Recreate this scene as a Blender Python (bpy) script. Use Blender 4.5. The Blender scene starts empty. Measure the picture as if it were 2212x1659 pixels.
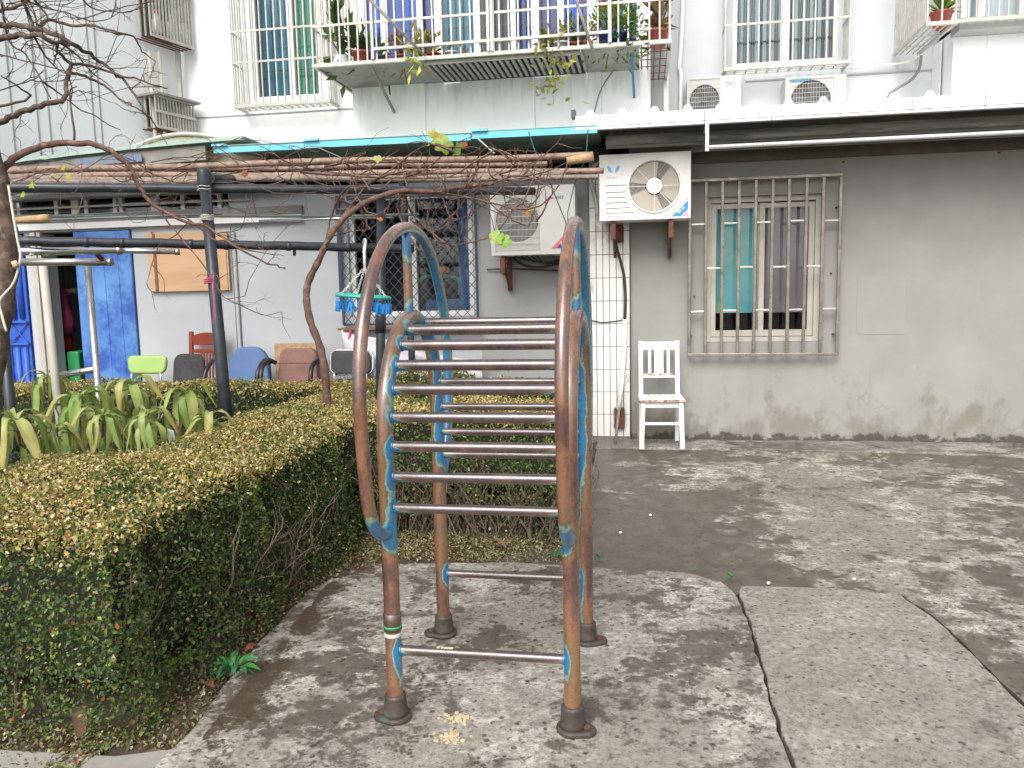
import bpy, bmesh, math, random
import numpy as np
from mathutils import Vector, Matrix
random.seed(7); RNG = np.random.default_rng(7)
C = bpy.context.scene.collection
scn = bpy.context.scene
# ------------------------------------------------------------------ camera
FP = 1710.0; PITCH = math.radians(6.7); YAW = math.radians(9.5); ROLL = math.radians(1.17); H = 1.45
CX, CY = 1106.0, 829.5
def _rot(v):
    c, s = math.cos(-PITCH), math.sin(-PITCH)
    v = (v[0], c*v[1]-s*v[2], s*v[1]+c*v[2])
    c, s = math.cos(YAW), math.sin(YAW)
    return Vector((c*v[0]-s*v[1], s*v[0]+c*v[1], v[2]))
_cr, _sr = math.cos(ROLL), math.sin(ROLL)
cam = bpy.data.cameras.new('camera'); camo = bpy.data.objects.new('camera', cam); C.objects.link(camo)
cam.sensor_width = 36; cam.lens = 36*FP/2212; cam.clip_end = 400; cam.clip_start = .05
_r, _u, _f = _rot((_cr, 0, -_sr)), _rot((_sr, 0, _cr)), _rot((0, 1, 0))
camo.matrix_world = Matrix(((_r.x, _u.x, -_f.x, 0), (_r.y, _u.y, -_f.y, 0), (_r.z, _u.z, -_f.z, H), (0, 0, 0, 1)))
scn.camera = camo
# ------------------------------------------------------------------ world, sun, exposure (overcast)
SUN_EL, SUN_AZ = math.radians(44), math.radians(188)
w = bpy.data.worlds.new("World"); scn.world = w; w.use_nodes = True
nt = w.node_tree; nt.nodes.clear()
sky = nt.nodes.new('ShaderNodeTexSky'); sky.sky_type = 'NISHITA'; sky.sun_disc = False
sky.sun_elevation = SUN_EL; sky.sun_rotation = SUN_AZ; sky.air_density = 1.0; sky.dust_density = 3.0
hs = nt.nodes.new('ShaderNodeHueSaturation'); hs.inputs['Saturation'].default_value = .22
bg = nt.nodes.new('ShaderNodeBackground'); bg.inputs['Strength'].default_value = .15
wo = nt.nodes.new('ShaderNodeOutputWorld')
nt.links.new(sky.outputs[0], hs.inputs['Color']); nt.links.new(hs.outputs[0], bg.inputs[0]); nt.links.new(bg.outputs[0], wo.inputs[0])
sl = bpy.data.lights.new('sun', 'SUN'); sl.energy = 1.5; sl.angle = math.radians(35); sl.color = (1, .96, .9)
so = bpy.data.objects.new('sun', sl); C.objects.link(so)
# sun behind the camera and high: direction towards sun
_d = Vector((math.sin(SUN_AZ)*math.cos(SUN_EL), math.cos(SUN_AZ)*math.cos(SUN_EL), math.sin(SUN_EL)))
so.rotation_euler = _d.to_track_quat('Z', 'Y').to_euler()
scn.view_settings.view_transform = 'Standard'; scn.view_settings.look = 'None'
scn.view_settings.gamma = 1; scn.view_settings.use_curve_mapping = False
scn.view_settings.exposure = 0.76

# ------------------------------------------------------------------ placement helpers (pixel of the survey photo -> point on a real plane)
O = Vector((0, 0, H))
def ray(px, py):
    x = px-CX; y = -(py-CY)
    x, y = _cr*x+_sr*y, -_sr*x+_cr*y
    return _rot((x, FP, y))
def at(px, py, Y):
    d = ray(px, py); return O+d*(Y/d.y)
def gr(px, py, z=0):
    d = ray(px, py); return O+d*((z-H)/d.z)
def dp(px, py, dist):
    return O+ray(px, py)*(dist/FP)

# ------------------------------------------------------------------ materials
MATS = {}
def _new(name):
    m = bpy.data.materials.new(name); m.use_nodes = True; n = m.node_tree; b = n.nodes['Principled BSDF']
    MATS[name] = m
    return m, n, b
def N(n, t, **k):
    o = n.nodes.new(t)
    for a, v in k.items(): setattr(o, a, v)
    return o
def c4(c): return (c[0], c[1], c[2], 1)
def noise(n, vec, scale, detail=5, rough=.6, dist=0):
    t = N(n, 'ShaderNodeTexNoise'); t.inputs['Scale'].default_value = scale; t.inputs['Detail'].default_value = detail
    t.inputs['Roughness'].default_value = rough; t.inputs['Distortion'].default_value = dist
    if vec: n.links.new(vec, t.inputs['Vector'])
    return t.outputs['Fac']
def mapr(n, v, a, b, lo=0, hi=1, smooth=True):
    t = N(n, 'ShaderNodeMapRange'); t.interpolation_type = 'SMOOTHSTEP' if smooth else 'LINEAR'
    n.links.new(v, t.inputs[0]); t.inputs[1].default_value = a; t.inputs[2].default_value = b
    t.inputs[3].default_value = lo; t.inputs[4].default_value = hi
    return t.outputs[0]
def mixc(n, f, a, b):
    t = N(n, 'ShaderNodeMix', data_type='RGBA')
    if isinstance(f, (int, float)): t.inputs[0].default_value = f
    else: n.links.new(f, t.inputs[0])
    for i, v in ((6, a), (7, b)):
        if isinstance(v, tuple): t.inputs[i].default_value = c4(v)
        else: n.links.new(v, t.inputs[i])
    return t.outputs[2]
def math_(n, op, a, b=0.0, clamp=False):
    t = N(n, 'ShaderNodeMath', operation=op); t.use_clamp = clamp
    for i, v in ((0, a), (1, b)):
        if isinstance(v, (int, float)): t.inputs[i].default_value = v
        else: n.links.new(v, t.inputs[i])
    return t.outputs[0]
def pos(n, sc=None):
    g = N(n, 'ShaderNodeNewGeometry')
    if not sc: return g.outputs['Position']
    m = N(n, 'ShaderNodeMapping'); m.inputs['Scale'].default_value = sc
    n.links.new(g.outputs['Position'], m.inputs[0]); return m.outputs[0]
def xyz(n):
    g = N(n, 'ShaderNodeNewGeometry'); s = N(n, 'ShaderNodeSeparateXYZ'); n.links.new(g.outputs['Position'], s.inputs[0]); return s.outputs
def bump(n, b, h, strength, dist=.01):
    t = N(n, 'ShaderNodeBump'); t.inputs['Strength'].default_value = strength; t.inputs['Distance'].default_value = dist
    n.links.new(h, t.inputs['Height']); n.links.new(t.outputs[0], b.inputs['Normal'])
def pm(name, c1, c2=None, scale=8, rough=.6, metal=0, dirt=None, dscale=3, dlo=.55, dhi=.7, stretch=None, bmp=.15, bscale=60, fine=None, spec=.5, rvar=.1):
    """base colour c1..c2 by noise, optional dirt colour where a second noise is high"""
    m, n, b = _new(name)
    p = pos(n, stretch)
    c2 = c2 or tuple(v*.8 for v in c1)
    f = mapr(n, noise(n, p, scale), .3, .7)
    col = mixc(n, f, c1, c2)
    if dirt:
        d = mapr(n, noise(n, p, dscale, 8, .68), dlo, dhi)
        col = mixc(n, math_(n, 'MULTIPLY', d, .85), col, dirt)
    if fine:
        col = mixc(n, mapr(n, noise(n, pos(n), 90, 3), .55, .7), col, fine)
    n.links.new(col, b.inputs['Base Color'])
    b.inputs['Metallic'].default_value = metal
    b.inputs['Specular IOR Level'].default_value = spec
    n.links.new(mapr(n, noise(n, p, scale*2), .3, .7, max(rough-rvar, .02), min(rough+rvar, 1)), b.inputs['Roughness'])
    if bmp: bump(n, b, noise(n, pos(n), bscale, 6), bmp, .004)
    return m
def leafmat(name, rough=.45, trans=.25):
    m, n, b = _new(name)
    a = N(n, 'ShaderNodeAttribute', attribute_name='Col')
    n.links.new(a.outputs['Color'], b.inputs['Base Color']); b.inputs['Roughness'].default_value = rough
    b.inputs['Specular IOR Level'].default_value = .35
    t = N(n, 'ShaderNodeBsdfTranslucent'); n.links.new(a.outputs['Color'], t.inputs[0])
    mx = N(n, 'ShaderNodeMixShader'); mx.inputs[0].default_value = trans
    out = n.nodes['Material Output']
    n.links.new(b.outputs[0], mx.inputs[1]); n.links.new(t.outputs[0], mx.inputs[2]); n.links.new(mx.outputs[0], out.inputs[0])
    return m
def glassmat(name, tint=(.8, .85, .85), refl=.18):
    m, n, b = _new(name); n.nodes.remove(b)
    t = N(n, 'ShaderNodeBsdfTransparent'); t.inputs[0].default_value = c4(tint)
    g = N(n, 'ShaderNodeBsdfGlossy'); g.inputs['Roughness'].default_value = .04
    mx = N(n, 'ShaderNodeMixShader'); mx.inputs[0].default_value = refl
    n.links.new(t.outputs[0], mx.inputs[1]); n.links.new(g.outputs[0], mx.inputs[2]); n.links.new(mx.outputs[0], n.nodes['Material Output'].inputs[0])
    return m

# ---- rusty climbing frame paint: attribute 'wear' (0 rust .. 1 paint still on)
def rustmat(name, dark=False):
    m, n, b = _new(name)
    a = N(n, 'ShaderNodeAttribute', attribute_name='wear').outputs['Fac']
    p = pos(n)
    v = math_(n, 'ADD', a, math_(n, 'MULTIPLY', math_(n, 'SUBTRACT', noise(n, pos(n, (1, 1, .45)), 15, 7, .68), .5), .95))
    v = math_(n, 'ADD', v, math_(n, 'MULTIPLY', math_(n, 'SUBTRACT', noise(n, p, 95, 3, .6), .5), .22))
    r = N(n, 'ShaderNodeValToRGB'); n.links.new(v, r.inputs[0])
    e = r.color_ramp.elements
    e[0].position = 0; e[0].color = c4((.060, .026, .024))
    e[1].position = 1; e[1].color = c4((.004, .155, .33))
    for pp, cc in ((.12, (.10, .040, .028)), (.21, (.18, .070, .034)), (.31, (.26, .105, .042)), (.41, (.19, .105, .046)), (.48, (.10, .088, .042)), (.54, (.27, .32, .21)), (.60, (.16, .30, .26)), (.66, (.014, .15, .21)), (.78, (.004, .14, .31))):
        x = r.color_ramp.elements.new(pp); x.color = c4(tuple(v*(.86, .92, .98)[q_] for q_, v in enumerate(cc)))
    if dark:
        for x, cc in zip(list(r.color_ramp.elements)[:5], ((.035, .020, .022), (.048, .026, .026), (.070, .034, .030), (.11, .052, .036), (.16, .095, .055))): x.color = c4(cc)
    grime = mapr(n, noise(n, pos(n, (1, 1, .35)), 30, 6, .7), .5, .72)
    col = mixc(n, math_(n, 'MULTIPLY', grime, .55), r.outputs[0], (.06, .04, .034))
    n.links.new(col, b.inputs['Base Color'])
    n.links.new(mapr(n, noise(n, p, 45, 4), .3, .7, .22, .42), b.inputs['Roughness'])
    b.inputs['Coat Weight'].default_value = .8; b.inputs['Coat Roughness'].default_value = .30; b.inputs['Coat IOR'].default_value = 1.7
    b.inputs['Specular IOR Level'].default_value = .8
    bump(n, b, noise(n, p, 160, 5, .6), .35, .003)
    return m
rust = rustmat('rusty_blue_paint'); rung_paint = rustmat('dark_worn_rung', True)
def concrete(name, base, base2, dark, dl, dh, light=None, lscale=1.6, moss=None, speck=None, dscale=2.3, speckscale=40, stretch=None, extra=None):
    m, n, b = _new(name); p = pos(n, stretch)
    col = mixc(n, mapr(n, noise(n, p, 6, 8, .7), .3, .7), base, base2)
    if light: col = mixc(n, mapr(n, math_(n, 'ADD', math_(n, 'MULTIPLY', noise(n, p, lscale, 9, .72, .6), .6), math_(n, 'MULTIPLY', noise(n, p, lscale*7, 9, .75), .4)), .47, .60), col, light)
    col = mixc(n, mapr(n, noise(n, p, 42, 8, .8), .40, .66), col, tuple(v*.52 for v in base))
    big = noise(n, p, dscale*.35, 4, .5)
    dn = math_(n, 'ADD', math_(n, 'ADD', math_(n, 'MULTIPLY', noise(n, p, dscale, 12, .74, .3), .42), math_(n, 'MULTIPLY', big, .24)), math_(n, 'MULTIPLY', noise(n, p, dscale*4.5, 12, .78, .2), .34))
    if extra:      # damp area: (ax, ay, c): adds where ax*x+ay*y+c > 0
        X = xyz(n)
        for ax, ay, cc, lo, hi, amt in extra:
            lin = math_(n, 'ADD', math_(n, 'ADD', math_(n, 'MULTIPLY', X[0], ax), math_(n, 'MULTIPLY', X[1], ay)), cc)
            dn = math_(n, 'ADD', dn, mapr(n, lin, lo, hi, 0, amt))
    dk = mapr(n, dn, dl, dh)
    dcol = mixc(n, mapr(n, noise(n, p, 9, 6), .35, .65), dark, tuple(v*1.5 for v in dark))
    col = mixc(n, math_(n, 'MULTIPLY', dk, .9), col, dcol)
    if speck:
        vo = N(n, 'ShaderNodeTexVoronoi'); vo.inputs['Scale'].default_value = speckscale; vo.inputs['Randomness'].default_value = 1
        n.links.new(p, vo.inputs['Vector'])
        sp = math_(n, 'MULTIPLY', mapr(n, math_(n, 'ADD', vo.outputs['Distance'], math_(n, 'MULTIPLY', noise(n, p, 70, 5), .35)), .36, .48, 1, 0), mapr(n, noise(n, p, 13, 3), .44, .56))
        col = mixc(n, math_(n, 'MULTIPLY', sp, .85), col, speck)
        vo2 = N(n, 'ShaderNodeTexVoronoi'); vo2.inputs['Scale'].default_value = speckscale*2.7; n.links.new(p, vo2.inputs['Vector'])
        sp2 = math_(n, 'MULTIPLY', mapr(n, vo2.outputs['Distance'], .18, .36, 1, 0), mapr(n, noise(n, p, 21, 3), .5, .6))
        col = mixc(n, math_(n, 'MULTIPLY', sp2, .6), col, tuple(v*.8 for v in speck))
    if moss:
        mc, ax, ay, cc, lo, hi = moss
        X = xyz(n)
        lin = math_(n, 'ADD', math_(n, 'ADD', math_(n, 'MULTIPLY', X[0], ax), math_(n, 'MULTIPLY', X[1], ay)), cc)
        band = math_(n, 'MULTIPLY', mapr(n, lin, lo, hi, 1, 0), mapr(n, lin, .03, .09, 0, 1))
        mk = mapr(n, math_(n, 'ADD', math_(n, 'MULTIPLY', band, .24), math_(n, 'ADD', math_(n, 'MULTIPLY', noise(n, p, 2.6, 4, .5), .35), math_(n, 'MULTIPLY', noise(n, p, 11, 10, .75), .45))), .575, .615)
        mcol = mixc(n, mapr(n, noise(n, p, 60, 4), .52, .68), mc, tuple((mc[0]*1.9, mc[1]*1.15, mc[2]*1.0)))
        col = mixc(n, mk, col, mcol)
    n.links.new(col, b.inputs['Base Color'])
    n.links.new(mapr(n, dk, 0, 1, .8, .42), b.inputs['Roughness'])
    b.inputs['Specular IOR Level'].default_value = .4
    hgt = math_(n, 'ADD', noise(n, pos(n), 45, 8, .7), math_(n, 'MULTIPLY', noise(n, pos(n), 9, 4), 1.5))
    bump(n, b, hgt, .45, .006)
    return m
g_a, g_b = gr(470, 1500), gr(650, 1292)
_t = (g_b-g_a).normalized(); MX, MYc = _t.y, -_t.x; MC = -(MX*g_a.x+MYc*g_a.y)
M = {}
M['pad'] = concrete('pad_concrete', (.33, .30, .258), (.255, .23, .195), (.075, .060, .047), .496, .530, light=(.56, .52, .46), lscale=2.2,
                    moss=((.066, .050, .034), MX, MYc, MC, .08, .42), speck=(.045, .038, .032), dscale=2.6, speckscale=26)
M['slab'] = concrete('aggregate_slab', (.315, .285, .242), (.245, .22, .184), (.095, .080, .064), .525, .60, light=(.40, .37, .325), lscale=3.5,
                     speck=(.055, .047, .040), speckscale=30)
M['yard'] = concrete('yard_concrete', (.305, .272, .23), (.235, .207, .172), (.078, .063, .049), .500, .534, light=(.58, .54, .48), lscale=1.3,
                     speck=(.05, .043, .036), dscale=1.5, speckscale=22,
                     extra=[(-.75, -.35, 2.3, -.4, 1.0, .12), (.9, -.45, .1, .3, 2.0, -.06), (0, 1, -6.55, 0, .35, .05), (0, 1, -7.2, 0, .12, -.25), (.9, -.55, -.60, 0, .35, .12)])
M['soil'] = pm('soil', (.085, .062, .042), (.05, .037, .027), 14, .9, bmp=.8, bscale=40, dirt=(.15, .12, .07), dscale=12)
M['kerb'] = pm('kerb_concrete', (.33, .315, .285), (.26, .245, .215), 5, .85, dirt=(.12, .10, .08), dscale=9, dlo=.58, dhi=.7, bmp=.4)
M['footing'] = concrete('footing_concrete', (.24, .218, .19), (.19, .172, .148), (.075, .062, .050), .50, .56, light=(.42, .40, .365), lscale=1.1, dscale=2.2)
def plaster(name, c1, c2, stain, z0=0.0, zh=.9, streak=.4, rough=.85):
    m, n, b = _new(name); X = xyz(n)
    col = mixc(n, mapr(n, noise(n, pos(n), 1.3, 5), .3, .7), c1, c2)
    col = mixc(n, mapr(n, noise(n, pos(n, (5, 5, .5)), 1.6, 7, .65), .55, .8, 0, streak), col, stain)
    base = mapr(n, X[2], z0, z0+zh, .30, 0)
    k = mapr(n, math_(n, 'ADD', base, noise(n, pos(n, (1, 1, .7)), 3.0, 9, .7)), .66, .84)
    col = mixc(n, math_(n, 'MULTIPLY', k, .75), col, stain)
    foot = mapr(n, math_(n, 'ADD', mapr(n, X[2], z0, z0+.16, .5, 0), noise(n, pos(n), 12, 7)), .78, .95)
    col = mixc(n, math_(n, 'MULTIPLY', foot, .8), col, (.045, .042, .034))
    cr = N(n, 'ShaderNodeTexVoronoi', feature='DISTANCE_TO_EDGE'); cr.inputs['Scale'].default_value = 2.1
    wv = N(n, 'ShaderNodeVectorMath', operation='ADD'); nn = N(n, 'ShaderNodeTexNoise'); nn.inputs['Scale'].default_value = 3
    n.links.new(pos(n), nn.inputs['Vector']); n.links.new(pos(n), wv.inputs[0]); n.links.new(nn.outputs['Color'], wv.inputs[1]); n.links.new(wv.outputs[0], cr.inputs['Vector'])
    crk = math_(n, 'MULTIPLY', math_(n, 'MULTIPLY', mapr(n, cr.outputs['Distance'], 0, .03, 1, 0), mapr(n, noise(n, pos(n), 2.2, 5), .5, .66)), mapr(n, X[2], .85, .4, 0, .3))
    col = mixc(n, crk, col, (.08, .075, .065))
    n.links.new(col, b.inputs['Base Color']); b.inputs['Roughness'].default_value = rough; b.inputs['Specular IOR Level'].default_value = .25
    bump(n, b, math_(n, 'ADD', noise(n, pos(n), 70, 6), math_(n, 'MULTIPLY', noise(n, pos(n), 4, 3), 1.4)), .22, .005)
    return m
M['wall_grey'] = plaster('grey_render', (.315, .312, .295), (.27, .267, .25), (.19, .175, .138), z0=0, zh=.9, streak=.32)
M['wall_pale'] = plaster('pale_render', (.50, .52, .545), (.45, .47, .49), (.30, .30, .29), zh=.7, streak=.25)
M['wall_shade'] = plaster('dull_render', (.36, .365, .355), (.31, .315, .31), (.17, .165, .15), zh=.7, streak=.35)
M['wall_white'] = plaster('white_render', (.86, .86, .86), (.82, .82, .83), (.62, .62, .62), z0=-5, zh=.3, streak=.10)
M['wall_blue'] = plaster('bluegrey_render', (.56, .585, .60), (.51, .535, .555), (.38, .39, .39), z0=-5, zh=.3, streak=.2)
M['wall_wing'] = plaster('wing_render', (.78, .805, .82), (.74, .77, .79), (.56, .58, .59), z0=-5, zh=.3, streak=.2)
M['white_sheet'] = pm('white_sheet', (.88, .89, .89), (.84, .86, .86), 2, .45, dirt=(.50, .54, .53), dscale=1.6, dlo=.58, dhi=.85, stretch=(3, 3, .35), bmp=.05)
M['white_metal'] = pm('white_metal', (.82, .82, .80), (.74, .74, .72), 5, .4, dirt=(.45, .42, .36), dscale=7, dlo=.66, dhi=.8, bmp=.04)
M['ac_white'] = pm('ac_white_enamel', (.86, .85, .82), (.80, .79, .75), 4, .32, dirt=(.50, .40, .28), dscale=6, dlo=.68, dhi=.85, bmp=.03)
M['ac_grey'] = pm('ac_grey_enamel', (.50, .50, .47), (.46, .46, .43), 4, .38, dirt=(.36, .33, .27), dscale=6, dlo=.66, dhi=.85, bmp=.03)
M['ac_beige'] = pm('fan_beige_plastic', (.50, .44, .34), (.44, .38, .29), 4, .5, bmp=.03)
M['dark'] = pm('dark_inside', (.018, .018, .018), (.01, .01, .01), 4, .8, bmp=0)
M['coil'] = pm('heat_exchanger', (.10, .092, .078), (.045, .042, .035), 30, .6, bmp=.4)
M['steel'] = pm('brushed_steel', (.55, .54, .50), (.42, .40, .36), 12, .32, metal=.85, dirt=(.16, .10, .06), dscale=9, dlo=.6, dhi=.74, bmp=.08)
M['cage'] = pm('cage_painted_bar', (.50, .49, .45), (.40, .38, .34), 9, .45, metal=.2, dirt=(.26, .18, .12), dscale=11, dlo=.6, dhi=.75, bmp=.08)
M['grille'] = pm('window_grille_tube', (.30, .27, .235), (.19, .165, .135), 8, .35, metal=.55, dirt=(.13, .085, .05), dscale=10, dlo=.55, dhi=.72, bmp=.08)
M['frame_beige'] = pm('beige_window_frame', (.50, .47, .41), (.44, .41, .355), 6, .5, bmp=.05)
M['frame_white'] = pm('white_window_frame', (.80, .80, .78), (.72, .72, .70), 6, .45, bmp=.05)
M['black_pipe'] = pm('black_painted_pipe', (.022, .026, .034), (.035, .042, .052), 9, .38, dirt=(.10, .085, .075), dscale=18, dlo=.62, dhi=.72, bmp=.2, bscale=90)
M['bamboo'] = pm('old_bamboo', (.33, .23, .17), (.21, .135, .10), 7, .6, dirt=(.10, .065, .05), dscale=16, dlo=.50, dhi=.66, bmp=.5)
M['bamboo_grey'] = pm('grey_bamboo', (.27, .22, .18), (.18, .14, .115), 7, .7, dirt=(.09, .065, .05), dscale=16, dlo=.50, dhi=.66, bmp=.5)
M['bark'] = pm('tree_bark', (.12, .078, .058), (.055, .036, .028), 26, .9, dirt=(.19, .145, .11), dscale=24, dlo=.52, dhi=.64, bmp=1.0, bscale=45)
M['vine_bark'] = pm('vine_bark', (.17, .095, .072), (.085, .048, .038), 28, .85, dirt=(.27, .18, .13), dscale=22, dlo=.53, dhi=.66, bmp=1.0, bscale=55)
M['hedge_twig'] = pm('hedge_twig', (.16, .115, .08), (.10, .075, .055), 25, .85, bmp=.4)
M['hedge_core'] = pm('hedge_dark_core', (.030, .036, .018), (.020, .020, .012), 22, .95, bmp=1, bscale=35)  # core colour darkened for the shade among the dense inner twigs
M['leaf'] = leafmat('small_leaf')
M['bigleaf'] = leafmat('broad_leaf', .4, .3)
M['door_blue'] = pm('faded_blue_door', (.07, .20, .52), (.13, .30, .60), 3, .5, dirt=(.022, .07, .38), dscale=2.0, dlo=.44, dhi=.60, bmp=.1)
M['gate_blue'] = pm('blue_gate', (.03, .10, .48), (.045, .14, .55), 5, .45, dirt=(.02, .05, .22), dscale=6, bmp=.1)
M['sky_blue'] = pm('sky_blue_fascia', (.10, .50, .66), (.17, .55, .66), 6, .5, dirt=(.26, .42, .42), dscale=5, dlo=.55, dhi=.7, bmp=.1)
M['green_sheet'] = pm('pale_green_sheet', (.30, .42, .36), (.36, .46, .40), 4, .5, dirt=(.20, .22, .18), dscale=5, bmp=.1)
M['cream_sheet'] = pm('cream_canopy', (.60, .56, .44), (.50, .46, .34), 3, .5, dirt=(.20, .15, .09), dscale=3, dlo=.5, dhi=.66, bmp=.1)
M['grey_sheet'] = pm('grey_fascia', (.26, .25, .23), (.20, .19, .175), 4, .7, dirt=(.10, .09, .08), dscale=5, bmp=.2)
M['plywood'] = pm('plywood', (.62, .40, .24), (.55, .34, .19), 2, .6, stretch=(.5, 1, 6), dirt=(.36, .19, .10), dscale=1.5, dlo=.62, dhi=.85, bmp=.06)
M['ply_edge'] = pm('plywood_edge', (.26, .13, .07), (.18, .09, .05), 12, .7, bmp=.1)
M['tile'] = pm('white_glazed_tile', (.74, .74, .72), (.68, .67, .65), 3, .22, dirt=(.42, .33, .24), dscale=3.2, dlo=.52, dhi=.68, bmp=.02, stretch=(2, 2, .6))
M['grout'] = pm('dark_grout', (.22, .195, .17), (.15, .13, .11), 20, .9, bmp=.3)
M['mesh_blue'] = pm('blue_wire', (.03, .042, .075), (.05, .066, .10), 10, .45, metal=.2, bmp=0)
M['chair_white'] = pm('chipped_white_paint', (.80, .80, .78), (.72, .71, .68), 10, .5, dirt=(.16, .07, .04), dscale=24, dlo=.64, dhi=.68, bmp=.2)
M['chair_worn'] = pm('worn_edge_paint', (.42, .25, .16), (.70, .66, .6), 22, .6, dirt=(.10, .045, .03), dscale=30, dlo=.5, dhi=.56, bmp=.2)
M['chair_red'] = pm('red_lacquered_wood', (.26, .045, .022), (.20, .03, .016), 5, .3, stretch=(1, 1, .3), bmp=.05)
M['green_vinyl'] = pm('pale_green_vinyl', (.36, .52, .15), (.32, .47, .13), 4, .45, bmp=.05)
M['black_vinyl'] = pm('black_vinyl', (.028, .028, .032), (.045, .045, .048), 8, .5, dirt=(.16, .11, .08), dscale=12, dlo=.7, dhi=.8, bmp=.2)
M['grey_foam'] = pm('charcoal_cloth', (.055, .052, .055), (.04, .038, .04), 14, .9, dirt=(.12, .11, .11), dscale=9, bmp=.5)
M['blue_cloth'] = pm('faded_blue_cloth', (.10, .17, .34), (.13, .20, .38), 5, .9, bmp=.3, bscale=200)
M['brown_cloth'] = pm('dusty_brown_cloth', (.27, .15, .125), (.23, .125, .105), 4, .9, bmp=.3, bscale=200)
M['black_plastic'] = pm('black_plastic', (.018, .018, .02), (.03, .03, .03), 9, .35, bmp=.05)
M['chrome'] = pm('chrome_tube', (.75, .76, .78), (.65, .66, .68), 8, .18, metal=.95, bmp=0)
M['galv'] = pm('galvanised_tube', (.72, .72, .72), (.55, .55, .56), 10, .35, metal=.25, bmp=0)
M['rust_iron'] = pm('rusted_iron', (.16, .06, .035), (.08, .035, .025), 22, .8, dirt=(.26, .11, .05), dscale=16, bmp=.6)
M['cast_iron'] = pm('dark_cast_foot', (.075, .058, .046), (.045, .036, .030), 22, .5, dirt=(.06, .11, .09), dscale=12, dlo=.58, dhi=.7, bmp=.5)
M['terracotta'] = pm('red_plastic_pot', (.36, .075, .05), (.30, .06, .04), 6, .45, bmp=.05)
M['pot_white'] = pm('blue_white_pot', (.72, .76, .80), (.66, .70, .76), 6, .3, dirt=(.10, .18, .45), dscale=9, dlo=.56, dhi=.62, bmp=0)
M['pot_grey'] = pm('grey_pot', (.10, .10, .105), (.07, .07, .075), 6, .5, bmp=.05)
M['pot_blue'] = pm('navy_pot', (.02, .04, .20), (.03, .06, .26), 6, .3, dirt=(.25, .30, .45), dscale=22, dlo=.6, dhi=.66, bmp=.05)
M['curtain_blue'] = pm('blue_curtain', (.03, .15, .85), (.02, .07, .50), 2, .8, stretch=(6, 1, .3), bmp=0)
M['curtain_navy'] = pm('navy_curtain', (.06, .085, .38), (.045, .055, .25), 2, .8, stretch=(6, 1, .3), bmp=0)
M['curtain_teal'] = pm('teal_curtain', (.04, .24, .36), (.03, .17, .27), 2, .8, stretch=(6, 1, .3), bmp=0)
M['curtain_green'] = pm('green_curtain', (.03, .36, .22), (.02, .24, .15), 2, .8, stretch=(6, 1, .3), bmp=0)
M['curtain_grey'] = pm('pale_grey_curtain', (.62, .68, .72), (.55, .61, .65), 2, .8, stretch=(6, 1, .3), bmp=0)
M['curtain_cyan'] = pm('cyan_curtain', (.15, .46, .47), (.10, .35, .40), 2.6, .8, dirt=(.24, .48, .26), dscale=2.4, dlo=.5, dhi=.62, bmp=0)
M['curtain_mauve'] = pm('mauve_curtain', (.22, .18, .205), (.17, .145, .16), 2.6, .8, dirt=(.30, .15, .17), dscale=2.6, dlo=.58, dhi=.75, bmp=0)
M['glass'] = glassmat('window_glass', (.9, .92, .92), .035)
M['glass_dark'] = glassmat('dusty_glass', (.86, .9, .9), .04)
M['pvc'] = pm('white_pvc', (.80, .80, .78), (.72, .72, .70), 5, .4, dirt=(.40, .36, .30), dscale=12, bmp=.02)
M['rubber'] = pm('black_rubber', (.02, .02, .02), (.035, .035, .035), 9, .5, bmp=.05)
M['logo_blue'] = pm('pale_blue_print', (.22, .46, .82), (.20, .42, .78), 4, .5, bmp=0)
M['print_navy'] = pm('navy_print', (.03, .04, .25), (.03, .04, .22), 4, .5, bmp=0)
M['print_red'] = pm('red_print', (.72, .09, .12), (.66, .08, .10), 4, .5, bmp=0)
M['print_pink'] = pm('pink_print', (.80, .42, .44), (.76, .38, .40), 4, .5, bmp=0)
M['print_grey'] = pm('pale_grey_print', (.55, .58, .64), (.5, .53, .6), 4, .5, bmp=0)
M['mint'] = pm('mint_plastic', (.03, .42, .30), (.03, .38, .27), 5, .35, bmp=0)
M['peg_blue'] = pm('blue_plastic', (.02, .24, .62), (.02, .20, .55), 5, .35, bmp=0)
M['cloth_white'] = pm('white_tarp', (.66, .63, .66), (.56, .53, .56), 3, .7, bmp=.2, bscale=12)
M['bag_magenta'] = pm('magenta_bag', (.20, .014, .06), (.12, .010, .04), 5, .7, bmp=.2)
M['bag_red'] = pm('red_bag', (.42, .035, .02), (.34, .025, .015), 5, .7, bmp=.2)
M['bin_green'] = pm('green_plastic', (.03, .30, .09), (.025, .25, .08), 5, .5, bmp=.05)
M['crumb'] = pm('bread_crumb', (.56, .47, .30), (.48, .39, .23), 20, .9, bmp=.3)
M['string'] = pm('pale_string', (.62, .60, .50), (.52, .50, .42), 12, .8, bmp=0)
M['string_green'] = pm('green_string', (.03, .15, .14), (.03, .12, .12), 12, .7, bmp=0)
M['ribbon'] = pm('pink_ribbon', (.60, .06, .20), (.5, .05, .17), 12, .6, bmp=0)
M['rope_tan'] = pm('tan_wrapped_rope', (.50, .34, .18), (.34, .22, .12), 30, .8, bmp=.6)
M['iron_green'] = pm('greygreen_tube', (.16, .19, .18), (.12, .145, .14), 12, .5, bmp=.1)
M['iron_blue'] = pm('blue_painted_strut', (.02, .15, .35), (.03, .12, .26), 12, .5, dirt=(.05, .05, .06), dscale=7, bmp=.1)
M['orange'] = pm('orange_plastic', (.75, .25, .03), (.65, .2, .03), 5, .5, bmp=0)

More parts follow.
